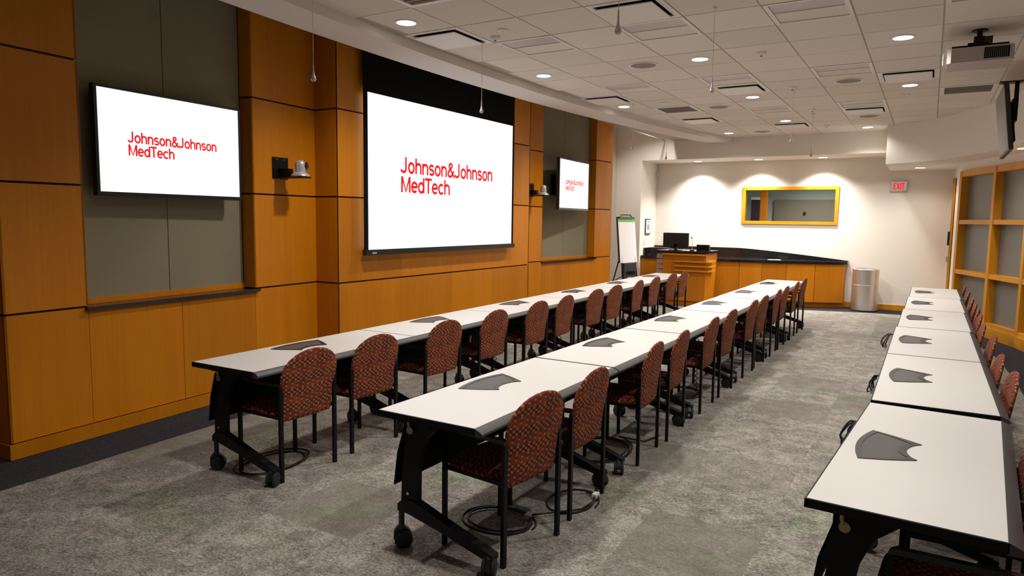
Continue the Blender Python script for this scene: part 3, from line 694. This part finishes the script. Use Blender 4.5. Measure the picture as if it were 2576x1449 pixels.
def make_table():
    t = thing('training_table', '', 'table')
    bm = bm_new(); box(bm, (.006, .006, .712), (.566, LT-.006, .740)); bevel(bm, .0015); obj('tabletop', bm, LAMIN, t)
    bm = bm_new(); box(bm, (0, 0, .708), (.0065, LT, .7385)); box(bm, (.0, 0, .708), (.570, .0065, .7385)); box(bm, (0, LT-.0065, .708), (.570, LT, .7385)); obj('edge_band', bm, BLACK, t)
    bm = bm_new(); prism(bm, [(.566, .740), (.572, .7395), (.600, .727), (.609, .719), (.610, .710), (.602, .703), (.566, .702)], 0, LT, 'y'); obj('bullnose_edge', bm, EDGE, t, smooth=35)
    bm = bm_new(); box(bm, (.16, .10, .655), (.24, LT-.10, .711)); box(bm, (.40, .10, .67), (.46, LT-.10, .711)); bevel(bm, .004); obj('under_rail', bm, BLACK, t)
    bm = bm_new(); prism(bm, [(.085, .66), (.093, .66), (.045, .50), (.022, .335), (.014, .335), (.036, .50)], .10, LT-.10, 'y'); obj('modesty_panel', bm, BLACKM, t, smooth=30)
    for y in (.135, LT-.135):
        s = 1 if y < .5 else -1
        bm = bm_new()
        prism(bm, [(.075, .705), (.33, .705), (.27, .655), (.205, .60), (.165, .50), (.15, .40), (.148, .27), (.135, .225), (.075, .215), (.05, .25), (.055, .40), (.075, .55)], y-.02, y+.02, 'y'); bevel(bm, .006, 2); lg = obj('leg', bm, BLACK, t, smooth=40)
        bm = bm_new(); prism(bm, [(.03, .235), (.06, .262), (.13, .268), (.30, .208), (.575, .118), (.60, .108), (.60, .082), (.56, .078), (.30, .150), (.10, .195), (.03, .2)], y-.026, y+.026, 'y'); bevel(bm, .012, 3); obj('foot_bar', bm, BLACK, t, smooth=50)
        make_caster(t, .035, y, .21, random.uniform(0, 6)); make_caster(t, .570, y, .10, random.uniform(0, 6))
        bm = bm_new(); box(bm, (.05, y-.03, .668), (.085, y+.03, .708)); bevel(bm, .004); br = obj('hinge_bracket', bm, BLACKP, t)
        bm = bm_new(); tube(bm, [(.105, y-s*.028, .70), (.105, y-s*.030, .655), (.112, y-s*.031, .635)], .008, 8); lathe(bm, [(0, -.004), (.019, -.004), (.019, .004), (0, .004)], 14, Matrix.Translation((.115, y-s*.031, .628)) @ Matrix.Rotation(PI/2, 4, 'X')); obj('latch', bm, BRONZE, t, smooth=40)
        bm = bm_new(); lathe(bm, [(0, -.004), (.008, -.004), (.008, .003), (0, .004)], 10, Matrix.Translation((.095, y-s*.022, .30)) @ Matrix.Rotation(PI/2, 4, 'X')); obj('bolt', bm, CHROME, t)
    # cable hatch
    o_, i_ = hatch_outline(0), hatch_outline(.021); bm = bm_new()
    r0 = [bm.verts.new((p[0], p[1], .7395)) for p in o_]; r1 = [bm.verts.new((p[0], p[1], .7435)) for p in o_]
    r2 = [bm.verts.new((p[0], p[1], .7435)) for p in i_]; r3 = [bm.verts.new((p[0], p[1], .7405)) for p in i_]; n = len(o_)
    for a, b in ((r0, r1), (r1, r2), (r2, r3)):
        for k in range(n): bm.faces.new((a[k], a[(k+1) % n], b[(k+1) % n], b[k]))
    hb = obj('cable_hatch', bm, BEZEL, t)
    bm = bm_new(); bm.faces.new([bm.verts.new((p[0], p[1], .7412)) for p in i_]); bmesh.ops.triangulate(bm, faces=bm.faces); obj('hatch_mesh', bm, MESHG, hb)
    return t
T0 = make_table()
ROWN = ['row nearest the screen wall', 'middle row', 'right-hand row']
rowT = []
xs1 = lambda y: -3.965 - (y-2.68)*.0225
r1 = [(xs1(2.68+k*1.556), 2.68+k*1.556, math.atan(.0225)) for k in range(6)]
r2 = [(-2.245 + (.008 if k else 0), 2.497+k*1.567, -.004) for k in range(6)]
r3 = [(-.308, 2.472, -math.atan2(.097, 1.6))] + [(-.212 + (.0 if k < 3 else .012*(k-2)), 4.085+(k-1)*1.566, 0) for k in range(1, 6)]
firstT = True
for ri, rr in enumerate((r1, r2, r3)):
    lst = []
    for k, (x, y, a) in enumerate(rr):
        if firstT: t = T0; firstT = False
        else: t = copy_tree(T0)
        t.location = (x, y, 0); t.rotation_euler = (0, 0, a)
        t['label'] = 'white-topped wheeled training table, %s from the near end of the %s' % (ORD[k], ROWN[ri]); t['group'] = 'training tables in the ' + ROWN[ri]
        lst.append(t)
    rowT.append(lst)

# ================================================================== CHAIRS
def make_chair():
    t = thing('armchair', '', 'chair')
    # seat cushion
    bm = bm_new(); nx, ny = 10, 10; top = []; bot = []
    for i in range(nx+1):
        rt, rb = [], []
        for j in range(ny+1):
            a = -1+2*i/nx; b = -1+2*j/ny
            # rounded square
            k = (abs(a)**5 + abs(b)**5)**.2 if (a or b) else 0
            m_ = max(abs(a), abs(b)); s = (m_/k) if k > 0 else 1
            x = -.03 + a*s*.215; y = b*s*.222
            e = max(0, 1 - m_**6)
            zt = .435 + .028*e**.5 - .012*(a*.5+.5); zb = .425 - .016*e**.5 - .012*(a*.5+.5)
            rt.append(bm.verts.new((x, y, zt))); rb.append(bm.verts.new((x, y, zb)))
        top.append(rt); bot.append(rb)
    for i in range(nx):
        for j in range(ny):
            bm.faces.new((top[i][j], top[i+1][j], top[i+1][j+1], top[i][j+1])); bm.faces.new((bot[i][j], bot[i][j+1], bot[i+1][j+1], bot[i+1][j]))
    for i in range(nx):
        for j in (0, ny): bm.faces.new((top[i][j], top[i+1][j], bot[i+1][j], bot[i][j]))
        for j in (0, nx): bm.faces.new((top[j][i], top[j][i+1], bot[j][i+1], bot[j][i]))
    obj('seat', bm, FABRIC, t, smooth=60)
    bm = bm_new(); box(bm, (-.20, -.205, .392), (.17, .205, .408)); bevel(bm, .004); obj('seat_pan', bm, BLACK, t)
    # upholstered back shell
    bm = bm_new(); NV, NU = 22, 12; Fr, Bk = [], []
    Z0, Z1 = .380, .832
    for j in range(NV+1):
        s = 1 - (1 - j/NV)**1.0; s = math.sin(s*PI/2)**1.0 if False else s
        v = s if s < .7 else .7 + .3*math.sin((s-.7)/.3*PI/2)
        z = Z0 + (Z1-Z0)*v
        if v < .06: w_ = .190 + .018*(1-(1-v/.06)**2)**.5
        elif v < .35: w_ = .208
        elif v < .62: q = (v-.35)/.27; q = q*q*(3-2*q); w_ = .208 + .028*q
        else: q = (v-.62)/.38; w_ = .236*max(0, 1-q**2.25)**.5
        w_ = max(w_, .004)
        lean = .190 + .060*(v**1.3)
        rf, rb = [], []
        for i in range(NU+1):
            u = -1+2*i/NU; u = math.sin(u*PI/2)
            y = u*w_; curve = -.014*(y/.22)**2
            ev = min(1, v/.05, (1-v)/.05) if True else 1
            e = max(0, (1-u**4)*max(0, ev))**.5
            th = .003 + .013*e
            rf.append(bm.verts.new((lean+curve-th, y, z))); rb.append(bm.verts.new((lean+curve+th*.8, y, z)))
        Fr.append(rf); Bk.append(rb)
    for j in range(NV):
        for i in range(NU):
            bm.faces.new((Fr[j][i], Fr[j+1][i], Fr[j+1][i+1], Fr[j][i+1])); bm.faces.new((Bk[j][i], Bk[j][i+1], Bk[j+1][i+1], Bk[j+1][i]))
        for i in (0, NU): bm.faces.new((Fr[j][i], Bk[j][i], Bk[j+1][i], Fr[j+1][i]))
    for i in range(NU):
        bm.faces.new((Fr[0][i], Fr[0][i+1], Bk[0][i+1], Bk[0][i])); bm.faces.new((Fr[NV][i], Fr[NV][i+1], Bk[NV][i+1], Bk[NV][i]))
    obj('backrest', bm, FABRIC, t, smooth=60)
    # legs of flat oval tube
    for s in (-1, 1):
        bm = bm_new(); y = s*.226
        box(bm, (.183, y-.0125, 0), (.203, y+.0125, .605)); bevel(bm, .004, 2); lr = obj('leg', bm, BLACK, t, smooth=40)
        bm = bm_new(); box(bm, (-.205, y-.011, 0), (-.185, y+.011, .60)); bevel(bm, .004, 2); obj('leg', bm, BLACK, t, smooth=40)
        bm = bm_new(); prism(bm, [(-.205, .600), (-.198, .615), (-.18, .624), (.183, .632), (.203, .626), (.203, .606), (.183, .612), (-.175, .605)], y-.0145, y+.0145, 'y'); bevel(bm, .003, 2); obj('armrest', bm, BLACKP, t, smooth=40)
        bm = bm_new(); box(bm, (-.195, y-.010-s*.012, .398), (.19, y+.010-s*.012, .418)); obj('side_rail', bm, BLACK, t)
    return t
CH0 = make_chair()
ch1 = [(xs1(y) + .587, y) for y in (3.11, 3.76, 4.62, 5.42, 6.28, 6.94, 7.82, 8.48, 9.36, 10.12, 11.0, 11.66)]
ch2 = [(-1.625, y) for y in (2.97, 3.60, 4.62, 5.245, 6.15, 6.82, 7.80, 8.38, 9.23, 9.78, 10.65, 11.38)]
ch3 = list(zip((.36, .39, .43, .41, .43, .40, .42, .43, .43, .43, .43, .42), (2.72, 3.40, 4.87, 5.49, 6.42, 7.12, 7.92, 8.45, 8.98, 9.60, 10.5, 11.4)))
first = True
for ri, cl in enumerate((ch1, ch2, ch3)):
    for k, (x, y) in enumerate(cl):
        if first: t = CH0; first = False
        else: t = copy_tree(CH0)
        t.location = (x - .193, y, 0); t.rotation_euler = (0, 0, random.uniform(-.05, .05) + (0 if ri < 2 else -.03) + (-.08 if ri == 1 and k == 0 else 0))
        t['label'] = 'rust patterned armchair, %s from the near end of the %s' % (ORD[k], ROWN[ri]); t['group'] = 'patterned armchairs along the ' + ROWN[ri]

# ================================================================== CABLES
def smooth_path(P, n=5):
    P = [Vector(p) for p in P]; out = []
    for i in range(len(P)-1):
        a, b, c, d = P[max(i-1, 0)], P[i], P[i+1], P[min(i+2, len(P)-1)]
        for k in range(n):
            t = k/n; out.append(.5*((2*b) + (c-a)*t + (2*a-5*b+4*c-d)*t*t + (3*b-a-3*c+d)*t**3))
    return out + [P[-1]]
def loops(cx_, cy_, rx, ry, turns, z=.006, r=.006, seed=0, tail=None):
    rnd = random.Random(seed); pts = []
    n = int(turns*22)
    for k in range(n):
        a = 2*PI*k/22; f = 1 + .10*math.sin(a*.37+seed) + .04*rnd.uniform(-1, 1)*0
        pts.append((cx_ + rx*f*math.cos(a), cy_ + ry*f*math.sin(a), z + r*1.0*(1 + math.floor(k/22)*1.2)))
    if tail: pts += tail
    return pts
CABL = [('black cable coiled on the floor under the first middle-row table', -1.95, 3.15, .20, .16, 2.2, [(-1.72, 3.38, .02), (-1.62, 3.52, .012), (-1.6, 3.72, .012), (-1.68, 3.86, .012)], 1),
        ('thin black cord looped beside the first two middle-row chairs', -1.72, 3.60, .14, .19, 1.3, None, 2),
        ('black cable coiled under the second middle-row table', -1.98, 4.55, .22, .30, 2.3, [(-1.75, 4.9, .012), (-1.7, 5.1, .012)], 3),
        ('black cable coiled under the first table by the screen wall', -3.72, 3.10, .17, .26, 2.3, None, 4),
        ('black cable coiled under the third table by the screen wall', -3.80, 6.15, .16, .20, 2.1, None, 5),
        ('black cable coiled under the third middle-row table', -1.98, 6.55, .18, .22, 2.1, None, 6)]
for lab, x, y, rx, ry, tn, tail, sd in CABL:
    bm = bm_new(); tube(bm, loops(x, y, rx, ry, tn, 0, .006, sd, tail), .006, 6); c = obj('floor_cable', bm, RUBBER, None, smooth=60); tag(c, lab, 'cable', 'cables on the floor')
    if sd in (1, 2):
        boxo('cable_tag', (x+rx*.55, y+ry*.6, .004), (x+rx*.55+.03, y+ry*.6+.05, .03), PAPER, c, .001)
def helix(x, y, z0, z1, rad, turns, lab, sx=0.0):
    bm = bm_new(); n = int(turns*10); pts = []
    for k in range(n+1):
        a = 2*PI*k/10; s = k/n; pts.append((x + sx*s + rad*math.cos(a), y + rad*math.sin(a), z0 + (z1-z0)*s))
    tube(bm, pts, .0042, 5); tag(obj('coiled_cord', bm, RUBBER, None, smooth=60), lab, 'cord', 'coiled cords under the tables')
helix(-3.72, 5.90, .012, .66, .015, 14, 'black coiled cord hanging beside the third table by the screen wall')
helix(-3.75, 7.42, .012, .66, .015, 14, 'black coiled cord hanging at the fourth table by the screen wall')
helix(-1.86, 6.62, .012, .66, .015, 14, 'black coiled cord hanging under the third middle-row table')
helix(-.36, 2.84, .012, .22, .02, 9, 'short coiled cord standing by the near right-hand table leg', .03)
# cable bundles over the left edge of the right-hand row
def bundle(x, y, lab, sd):
    rnd = random.Random(sd); t = thing('cable_bundle', lab, 'cables', (x, y, 0), 0, 'cables trailing from the right-hand tables')
    for k in range(4):
        dx, dy = rnd.uniform(-.085, -.03), rnd.uniform(-.05, .05); bm = bm_new()
        tube(bm, smooth_path([(.05, dy*.2, .67), (-.006, dy*.5, .685), (dx*.5, dy*.8, .672 + rnd.uniform(-.02, .012)), (dx, dy, .64 - rnd.uniform(0, .06)), (dx*.75, dy*1.3, .58)]), .0045, 6); o = obj('wire', bm, RUBBER, t, smooth=60)
        if k < 2: boxo('plug', (dx*.8-.012, dy*1.3-.012, .555), (dx*.8+.012, dy*1.3+.012, .59), SILVER if k else BLACKP, o, .002)
bundle(-.232, 7.05, 'black cables trailing off the fourth right-hand table edge', 1); bundle(-.225, 5.05, 'black cables and plugs hanging off the second right-hand table edge', 2); bundle(-.25, 3.80, 'short cable with bright plug at the first right-hand table edge', 3)
bm = bm_new()
for k in range(5): tube(bm, [(-.03 + .01*k, -.05 + .02*k, .744), (.0, -.02+.015*k, .755), (.06, .0, .752), (.09, -.03+.02*k, .745)], .004, 5)
tag(obj('cable_bundle', bm, RUBBER, None, (-2.08, 11.15, 0)), 'tangle of cables on the hatch of the last middle-row table', 'cables')
# floor box
fb = thing('floor_box', 'round grey floor outlet with plugs by the near right-hand table', 'floor outlet', (-.36, 2.92, 0))
bm = bm_new(); lathe(bm, [(.10, .0), (.10, .004), (.085, .006), (0, .006)], 28); obj('cover', bm, mat('grey_floor_plate', (.16, .15, .155), .5), fb, smooth=30)
boxo('plug', (-.03, -.02, .006), (.0, .015, .045), BLACKP, fb, .003); boxo('plug', (.02, .02, .006), (.045, .045, .03), CHROME, fb, .003)
# warning label on a cord under the second table by the screen wall
tag(boxo('yellow_label', (-3.52, 4.985, .52), (-3.516, 5.005, .66), YELLOW), 'narrow yellow label hanging under the second table by the screen wall', 'label')

# ================================================================== BACK OF THE ROOM
# easel
es = thing('flip_chart_easel', 'black flip chart easel with white pad and green strip', 'easel', (-5.33, 13.62, 0), math.radians(-12))
# local: x is out of the board, y across
tilt = lambda z: .02 - (z-.55)*.10
bm = bm_new(); prism(bm, [(tilt(1.72)-.02, 1.74), (tilt(1.72), 1.74), (tilt(.80), .80), (tilt(.80)-.02, .80)], -.33, .33, 'y'); obj('board', bm, BLACKP, es)
bm = bm_new(); prism(bm, [(tilt(1.70)+.002, 1.70), (tilt(1.70)+.014, 1.70), (tilt(.80)+.018, .80), (tilt(.80)+.004, .80)], -.31, .31, 'y'); pd = obj('paper_pad', bm, PAPER, es)
bm = bm_new(); prism(bm, [(tilt(1.70)+.015, 1.70), (tilt(1.70)+.017, 1.70), (tilt(1.64)+.017, 1.64), (tilt(1.64)+.015, 1.64)], -.31, .31, 'y'); obj('green_strip', bm, GREEN, pd)
bm = bm_new(); box(bm, (tilt(1.74)-.03, -.26, 1.70), (tilt(1.74)+.03, .26, 1.745)); tube(bm, [(tilt(1.74), -.2, 1.745), (tilt(1.74), -.17, 1.785), (tilt(1.74), .17, 1.785), (tilt(1.74), .2, 1.745)], .014, 8); obj('clamp', bm, mat('dark_grey_plastic', (.10, .09, .09), .5), es)
boxo('tray_unit', (.0, -.22, .30), (.05, .22, .79), mat('charcoal_plastic', (.04, .037, .037), .6), es, .01); boxo('tray_label', (.051, -.10, .46), (.053, .04, .50), mat('pale_green_label', (.5, .6, .25), .6), es); boxo('tray_slot', (.051, -.16, .56), (.056, .16, .62), BLACKM, es)
for pts in (((tilt(.9), -.24, .95), (.10, -.30, 0)), ((tilt(.9), .24, .95), (.10, .30, 0)), ((tilt(1.5)-.03, 0, 1.3), (-.42, -.10, 0))):
    bm = bm_new(); tube(bm, pts, .013, 8); obj('leg', bm, BLACK, es)
bm = bm_new(); tube(bm, [(-.02, -.05, .55), (-.28, -.06, .42)], .008, 6); obj('brace', bm, BLACK, es)
# framed notice, switch, sensor
pf = thing('framed_notice', 'small dark-framed notice on the white return wall', 'picture frame', (-5.379, 14.80, 1.37))
bm = bm_new(); box(bm, (0, -.15, 0), (.022, .15, .345)); bevel(bm, .003); obj('frame', bm, mat('slate_frame', (.05, .06, .075), .5), pf); boxo('sheet', (.0225, -.125, .028), (.024, .125, .317), PAPER, pf); boxo('print', (.0242, -.07, .10), (.0246, .07, .22), mat('blue_grey_print', (.25, .27, .40), .8), pf); boxo('print', (.0242, -.05, .25), (.0246, .05, .29), mat('grey_print', (.3, .3, .32), .8), pf)
sw = thing('light_switch', 'white wall switch below the framed notice', 'switch', (-5.379, 14.66, 1.15)); boxo('plate', (0, -.04, 0), (.006, .04, .125), WMETAL, sw, .002); boxo('rocker', (.006, -.017, .03), (.011, .017, .095), PAPER, sw, .001)
sn = thing('wall_sensor', 'small white sensor high in the alcove corner', 'sensor', (-5.379, 15.27, 2.66)); boxo('body', (0, -.035, 0), (.05, .035, .11), WMETAL, sn, .01); boxo('eye', (.045, -.02, .03), (.056, .02, .07), PAPER, sn, .006)
# exit sign
ex = thing('exit_sign', 'lit red EXIT sign on the back wall', 'exit sign', (-.552, YA, 2.295))
bm = bm_new(); box(bm, (-.152, -.05, 0), (.152, -.001, .195)); bevel(bm, .006, 2); obj('housing', bm, mat('pale_sign_housing', (.55, .5, .46), .5), ex); boxo('face', (-.125, -.0515, .02), (.125, -.0505, .18), EXITW, ex)
me = text_mesh('EXIT', .125, .19, .165); me.materials.append(EXITR); o = bpy.data.objects.new('exit_letters', me); C.objects.link(o); o.parent = ex; o.matrix_local = basis((-.095, -.0525, .037), (1, 0, 0), (0, 0, 1))
# steel bin
bn = thing('waste_bin', 'tall brushed steel waste bin by the back wall', 'waste bin', (-1.0, 14.93, 0))
bm = bm_new(); lathe(bm, [(.225, 0), (.232, .004), (.232, .505), (.229, .508), (.229, .512), (.232, .515), (.232, .80), (.222, .81), (.20, .81), (.195, .78), (0, .78)], 40); obj('body', bm, STEEL, bn, smooth=35)
bm = bm_new(); lathe(bm, [(.237, 0), (.237, .02), (.230, .022)], 40); obj('base_ring', bm, BLACKP, bn, smooth=35); bm = bm_new(); lathe(bm, [(.194, .785), (.194, .79), (0, .79)], 32); obj('opening', bm, DARKSLOT, bn)
# counter
def cyf(x): return 14.35 + .125*(x+3.8)**2
seam = [-3.80, -3.25, -2.826, -2.389, -1.89, -1.385]
CL = ['wood base cabinet behind the lectern corner', 'wood base cabinet, second along the curved counter', 'wood base cabinet, third along the curved counter', 'wood base cabinet, fourth along the curved counter', 'wood base cabinet at the right end of the curved counter']
for k in range(5):
    x0, x1 = seam[k], seam[k+1]; t = thing('base_cabinet', CL[k], 'cabinet', ((x0+x1)/2, 14.9, 0), 0, 'base cabinets of the curved counter'); ox, oy = (x0+x1)/2, 14.9
    n = 5; fr = [(x0 + (x1-x0)*i/n, cyf(x0 + (x1-x0)*i/n)) for i in range(n+1)]
    bm = bm_new(); prism(bm, [(p[0]-ox, p[1]+.02-oy) for p in fr] + [(x1-ox, 15.31-oy), (x0-ox, 15.31-oy)], .10, .868); obj('body', bm, WOOD, t)
    bm = bm_new(); prism(bm, [(p[0]-ox, p[1]+.08-oy) for p in fr] + [(x1-ox, 15.31-oy), (x0-ox, 15.31-oy)], 0, .10); obj('plinth', bm, WOOD, t)
    d0, d1 = x0+.004, x1-.004; fd = [(d0 + (d1-d0)*i/n, cyf(d0 + (d1-d0)*i/n)) for i in range(n+1)]
    bm = bm_new(); prism(bm, [(p[0]-ox, p[1]-oy) for p in fd] + [(p[0]-ox, p[1]+.018-oy) for p in fd[::-1]], .105, .862); obj('door', bm, WOOD, t)
t = thing('base_cabinet', 'wood base cabinet left of the lectern beside the return wall', 'cabinet', (-4.95, 14.9, 0), 0, 'base cabinets of the curved counter')
boxo('body', (-.42, -.43, .10), (.5, .41, .868), WOOD, t); boxo('plinth', (-.42, -.37, 0), (.5, .41, .10), WOOD, t); boxo('door', (-.418, -.45, .105), (.03, -.432, .862), WOOD, t, .002); boxo('door', (.036, -.45, .105), (.49, -.432, .862), WOOD, t, .002)
cn = thing('countertop', 'black granite countertop with low curved backsplash', 'countertop', (-3.2, 15.0, .868))
xs = [-3.85 + i*2.51/24 for i in range(25)]
bm = bm_new(); prism(bm, [(-5.375+3.2, 14.43-15), (-4.3+3.2, 14.42-15)] + [(x+3.2, cyf(x)-.035-15) for x in xs] + [(-1.34+3.2, 15.315-15), (-5.375+3.2, 15.315-15)], 0, .05); bevel(bm, .008, 2, 50); obj('slab', bm, GRAN, cn, smooth=30)
bm = bm_new(); bx_ = [-5.375 + i*(5.375-1.345)/24 for i in range(25)]
def bst(x): 
    if x < -3.5: return 1.118 - .868
    s = (x+3.5)/2.155; return (1.118 - .19*s**1.25) - .868
prism(bm, [(bx_[0]+3.2, .05)] + [(bx_[-1]+3.2, .05)] + [(x+3.2, bst(x)) for x in bx_[::-1]], 15.29-15, 15.325-15, 'y'); obj('backsplash', bm, GRAN, cn)
boxo('side_splash', (-5.375+3.2, 14.6-15, .05), (-5.345+3.2, 15.29-15, .21), GRAN, cn)
pp = thing('paper_sheets', 'small white papers lying on the black counter', 'papers', (-2.67, 14.78, .9185), .3); boxo('sheet', (-.11, -.08, 0), (.11, .08, .002), PAPER, pp); boxo('sheet', (-.07, -.09, .002), (.12, .06, .005), PAPER, pp, 0, Matrix.Rotation(.25, 4, 'Z'))
# lectern
lc = thing('lectern', 'wooden lectern desk with horizontal fins and black top', 'lectern', (-4.15, 13.5, 0))
boxo('body', (-.36, 0, .10), (.46, .80, 1.05), WOOD, lc, .002); boxo('plinth', (-.34, .03, 0), (.44, .78, .10), WOOD, lc)
boxo('front_panel', (-.36, -.018, .105), (.455, -.001, .60), WOOD, lc, .002)
for k, z in enumerate((.70, .79, .88)):
    boxo('fin', (-.16, -.055, z-.013), (.535, .0, z+.013), WOODF, lc, .004); boxo('fin', (.462, .002, z-.013), (.535, .45, z+.013), WOODF, lc, .004)
boxo('top_fin', (-.40, -.05, 1.00), (.48, -.002, 1.035), WOODF, lc, .004)
for k, z in enumerate((.62, .72, .82, .93)):
    boxo('side_block', (-.52, -.03, z), (-.40, .50, z+.085), mat('reflected_light_wood_end', (.42, .26, .19), .6), lc, .006)  # pinkish light reflected off the slat ends is painted into this pale colour
boxo('side_panel', (-.40, .002, .0), (-.362, .78, 1.04), WOOD, lc)
bm = bm_new(); box(bm, (-.52, -.06, 1.05), (.50, .80, 1.09)); bevel(bm, .008, 2); obj('top', bm, GRAN, lc, smooth=30)
mo = thing('computer_monitor', 'black computer monitor seen from behind on the lectern', 'monitor', (-4.37, 13.72, 1.0905)); 
bm = bm_new(); box(bm, (-.26, -.02, .055), (.26, .025, .345)); bevel(bm, .008, 2); obj('shell', bm, BLACKP, mo, smooth=30); boxo('stand', (-.03, -.02, .008), (.03, .03, .12), BLACKP, mo, .004); boxo('foot', (-.12, -.07, 0), (.12, .09, .010), BLACKP, mo, .003); boxo('screen', (-.25, .026, .07), (.25, .028, .335), SCREENOFF, mo)
tp = thing('touch_panel', 'low black control panel on the right of the lectern top', 'control panel', (-3.80, 13.66, 1.0905)); bm = bm_new(); prism(bm, [(-.02, .0), (.12, 0), (.05, .11), (-.02, .125)], -.125, .125, 'x'); bevel(bm, .004); obj('shell', bm, BLACKP, tp); boxo('rear_lip', (-.11, -.024, .02), (.11, -.0205, .10), BLACKM, tp)
gm = thing('gooseneck_microphone', 'thin gooseneck microphone between monitor and control panel', 'microphone', (-4.03, 13.70, 1.0905)); bm = bm_new(); lathe(bm, [(.045, 0), (.045, .02), (.012, .03), (0, .03)], 20); obj('base', bm, BLACKP, gm, smooth=40); bm = bm_new(); tube(bm, [(0, 0, .03), (.0, .0, .15), (-.015, .02, .24)], .005, 8); obj('stem', bm, SILVER, gm); bm = bm_new(); tube(bm, [(-.015, .02, .24), (-.03, .03, .275)], .010, 8); obj('capsule', bm, BLACKP, gm)
bx = thing('black_box', 'black box standing on the counter left of the lectern', 'box', (-5.05, 14.75, .9185)); bm = bm_new(); box(bm, (-.16, -.14, 0), (.2, .14, .17)); bevel(bm, .006, 2); obj('case', bm, BLACKP, bx); boxo('foot_plate', (-.24, -.16, 0), (-.16, .10, .02), BLACKP, bx, .004)

# ================================================================== PROJECTOR AND HANGING TELEVISION
pj = thing('projector', 'white ceiling projector with dark vent and black mount', 'projector', (.27, 7.16, ZC))
bm = bm_new(); prism(bm, [(-.205, 0), (-.235, .03), (-.235, .37), (-.20, .40), (.22, .40), (.24, .37), (.24, .03), (.22, 0)], -.290, -.168); bevel(bm, .01, 2, 20); bd = obj('body', bm, mat('warm_white_plastic', (.42, .37, .33), .45), pj, smooth=40)
boxo('vent', (.03, -.004, -.273), (.205, .012, -.183), BLACKM, bd)
for k in range(12): boxo('vent_fin', (.04 + k*.0135, -.007, -.270), (.043 + k*.0135, -.003, -.186), GRILLE, bd)
bm = bm_new(); prism(bm, [(-.205, 0.02), (.20, 0.02), (.15, .36), (-.13, .36)], -.167, -.150); obj('top_cover', bm, BLACKM, pj)
bm = bm_new(); lathe(bm, [(0, 0), (.055, 0), (.055, .03), (.04, .035), (0, .03)], 24, Matrix.Translation((-.232, .12, -.23)) @ Matrix.Rotation(-PI/2, 4, 'Y')); obj('lens', bm, SILVER, pj, smooth=40)
boxo('mount_plate', (-.09, .05, -.150), (.06, .30, -.125), BLACK, pj, .004); boxo('mount_knuckle', (-.045, .12, -.125), (.03, .22, -.06), BLACK, pj, .004); bm = bm_new(); tube(bm, [(-.005, .17, -.06), (-.005, .17, -.012)], .022, 12); obj('pole', bm, BLACK, pj); bm = bm_new(); lathe(bm, [(.06, -.012), (.06, 0.0)], 20, None, (-.005, .17, 0)); obj('ceiling_plate', bm, BLACK, pj)
boxo('cable_bracket', (.03, .14, -.12), (.09, .2, -.06), BLACKP, pj, .003)
ht = thing('hanging_television', 'flat television hung from the ceiling at the far right, seen edge-on', 'television', (.645, 8.8, 2.447), math.radians(-.5))
htM = Matrix.Rotation(math.radians(-7.0), 4, 'Y')
bm = bm_new(); box(bm, (0, 0, 0), (.04, 1.25, .675)); bevel(bm, .006, 2); bmesh.ops.transform(bm, matrix=htM, verts=bm.verts); obj('shell', bm, BLACKP, ht)
bm = bm_new(); box(bm, (-.003, .018, .025), (-.0005, 1.232, .657)); bmesh.ops.transform(bm, matrix=htM, verts=bm.verts); obj('screen', bm, mat('grey_glass_screen', (.12, .115, .11), .25), ht)
bm = bm_new(); box(bm, (.04, .20, .10), (.075, 1.10, .50)); bevel(bm, .01); bmesh.ops.transform(bm, matrix=htM, verts=bm.verts); obj('back_plate', bm, BLACKM, ht)
bm = bm_new(); box(bm, (.045, .75, .38), (.10, 1.27, .62)); bevel(bm, .01); obj('mount_bracket', bm, BLACK, ht)
bm = bm_new(); tube(bm, [(.01, 1.27, .50), (-.005, 1.28, .70), (-.005, 1.29, ZC-2.447)], .018, 10); obj('drop_pole', bm, BLACK, ht)
bm = bm_new(); tube(bm, [(.09, 1.20, .45), (.11, 1.24, .65), (.11, 1.26, ZC-2.447)], .024, 10); obj('drop_pole', bm, BLACK, ht)
bm = bm_new(); box(bm, (-.06, 1.2, ZC-2.447-.010), (.17, 1.36, ZC-2.447)); obj('ceiling_plate', bm, BLACK, ht)
# unseen lamp, added to brighten the control room
cl = thing('control_room_fill_lamp', 'unseen lamp added to light the control room behind the window', 'lamp', (-2.2, 16.6, 3.09)); bm = bm_new(); lathe(bm, [(.15, -.03), (.15, 0)], 20); obj('lamp_disc', bm, LAMPE, cl); spot(cl, -.05, 260)
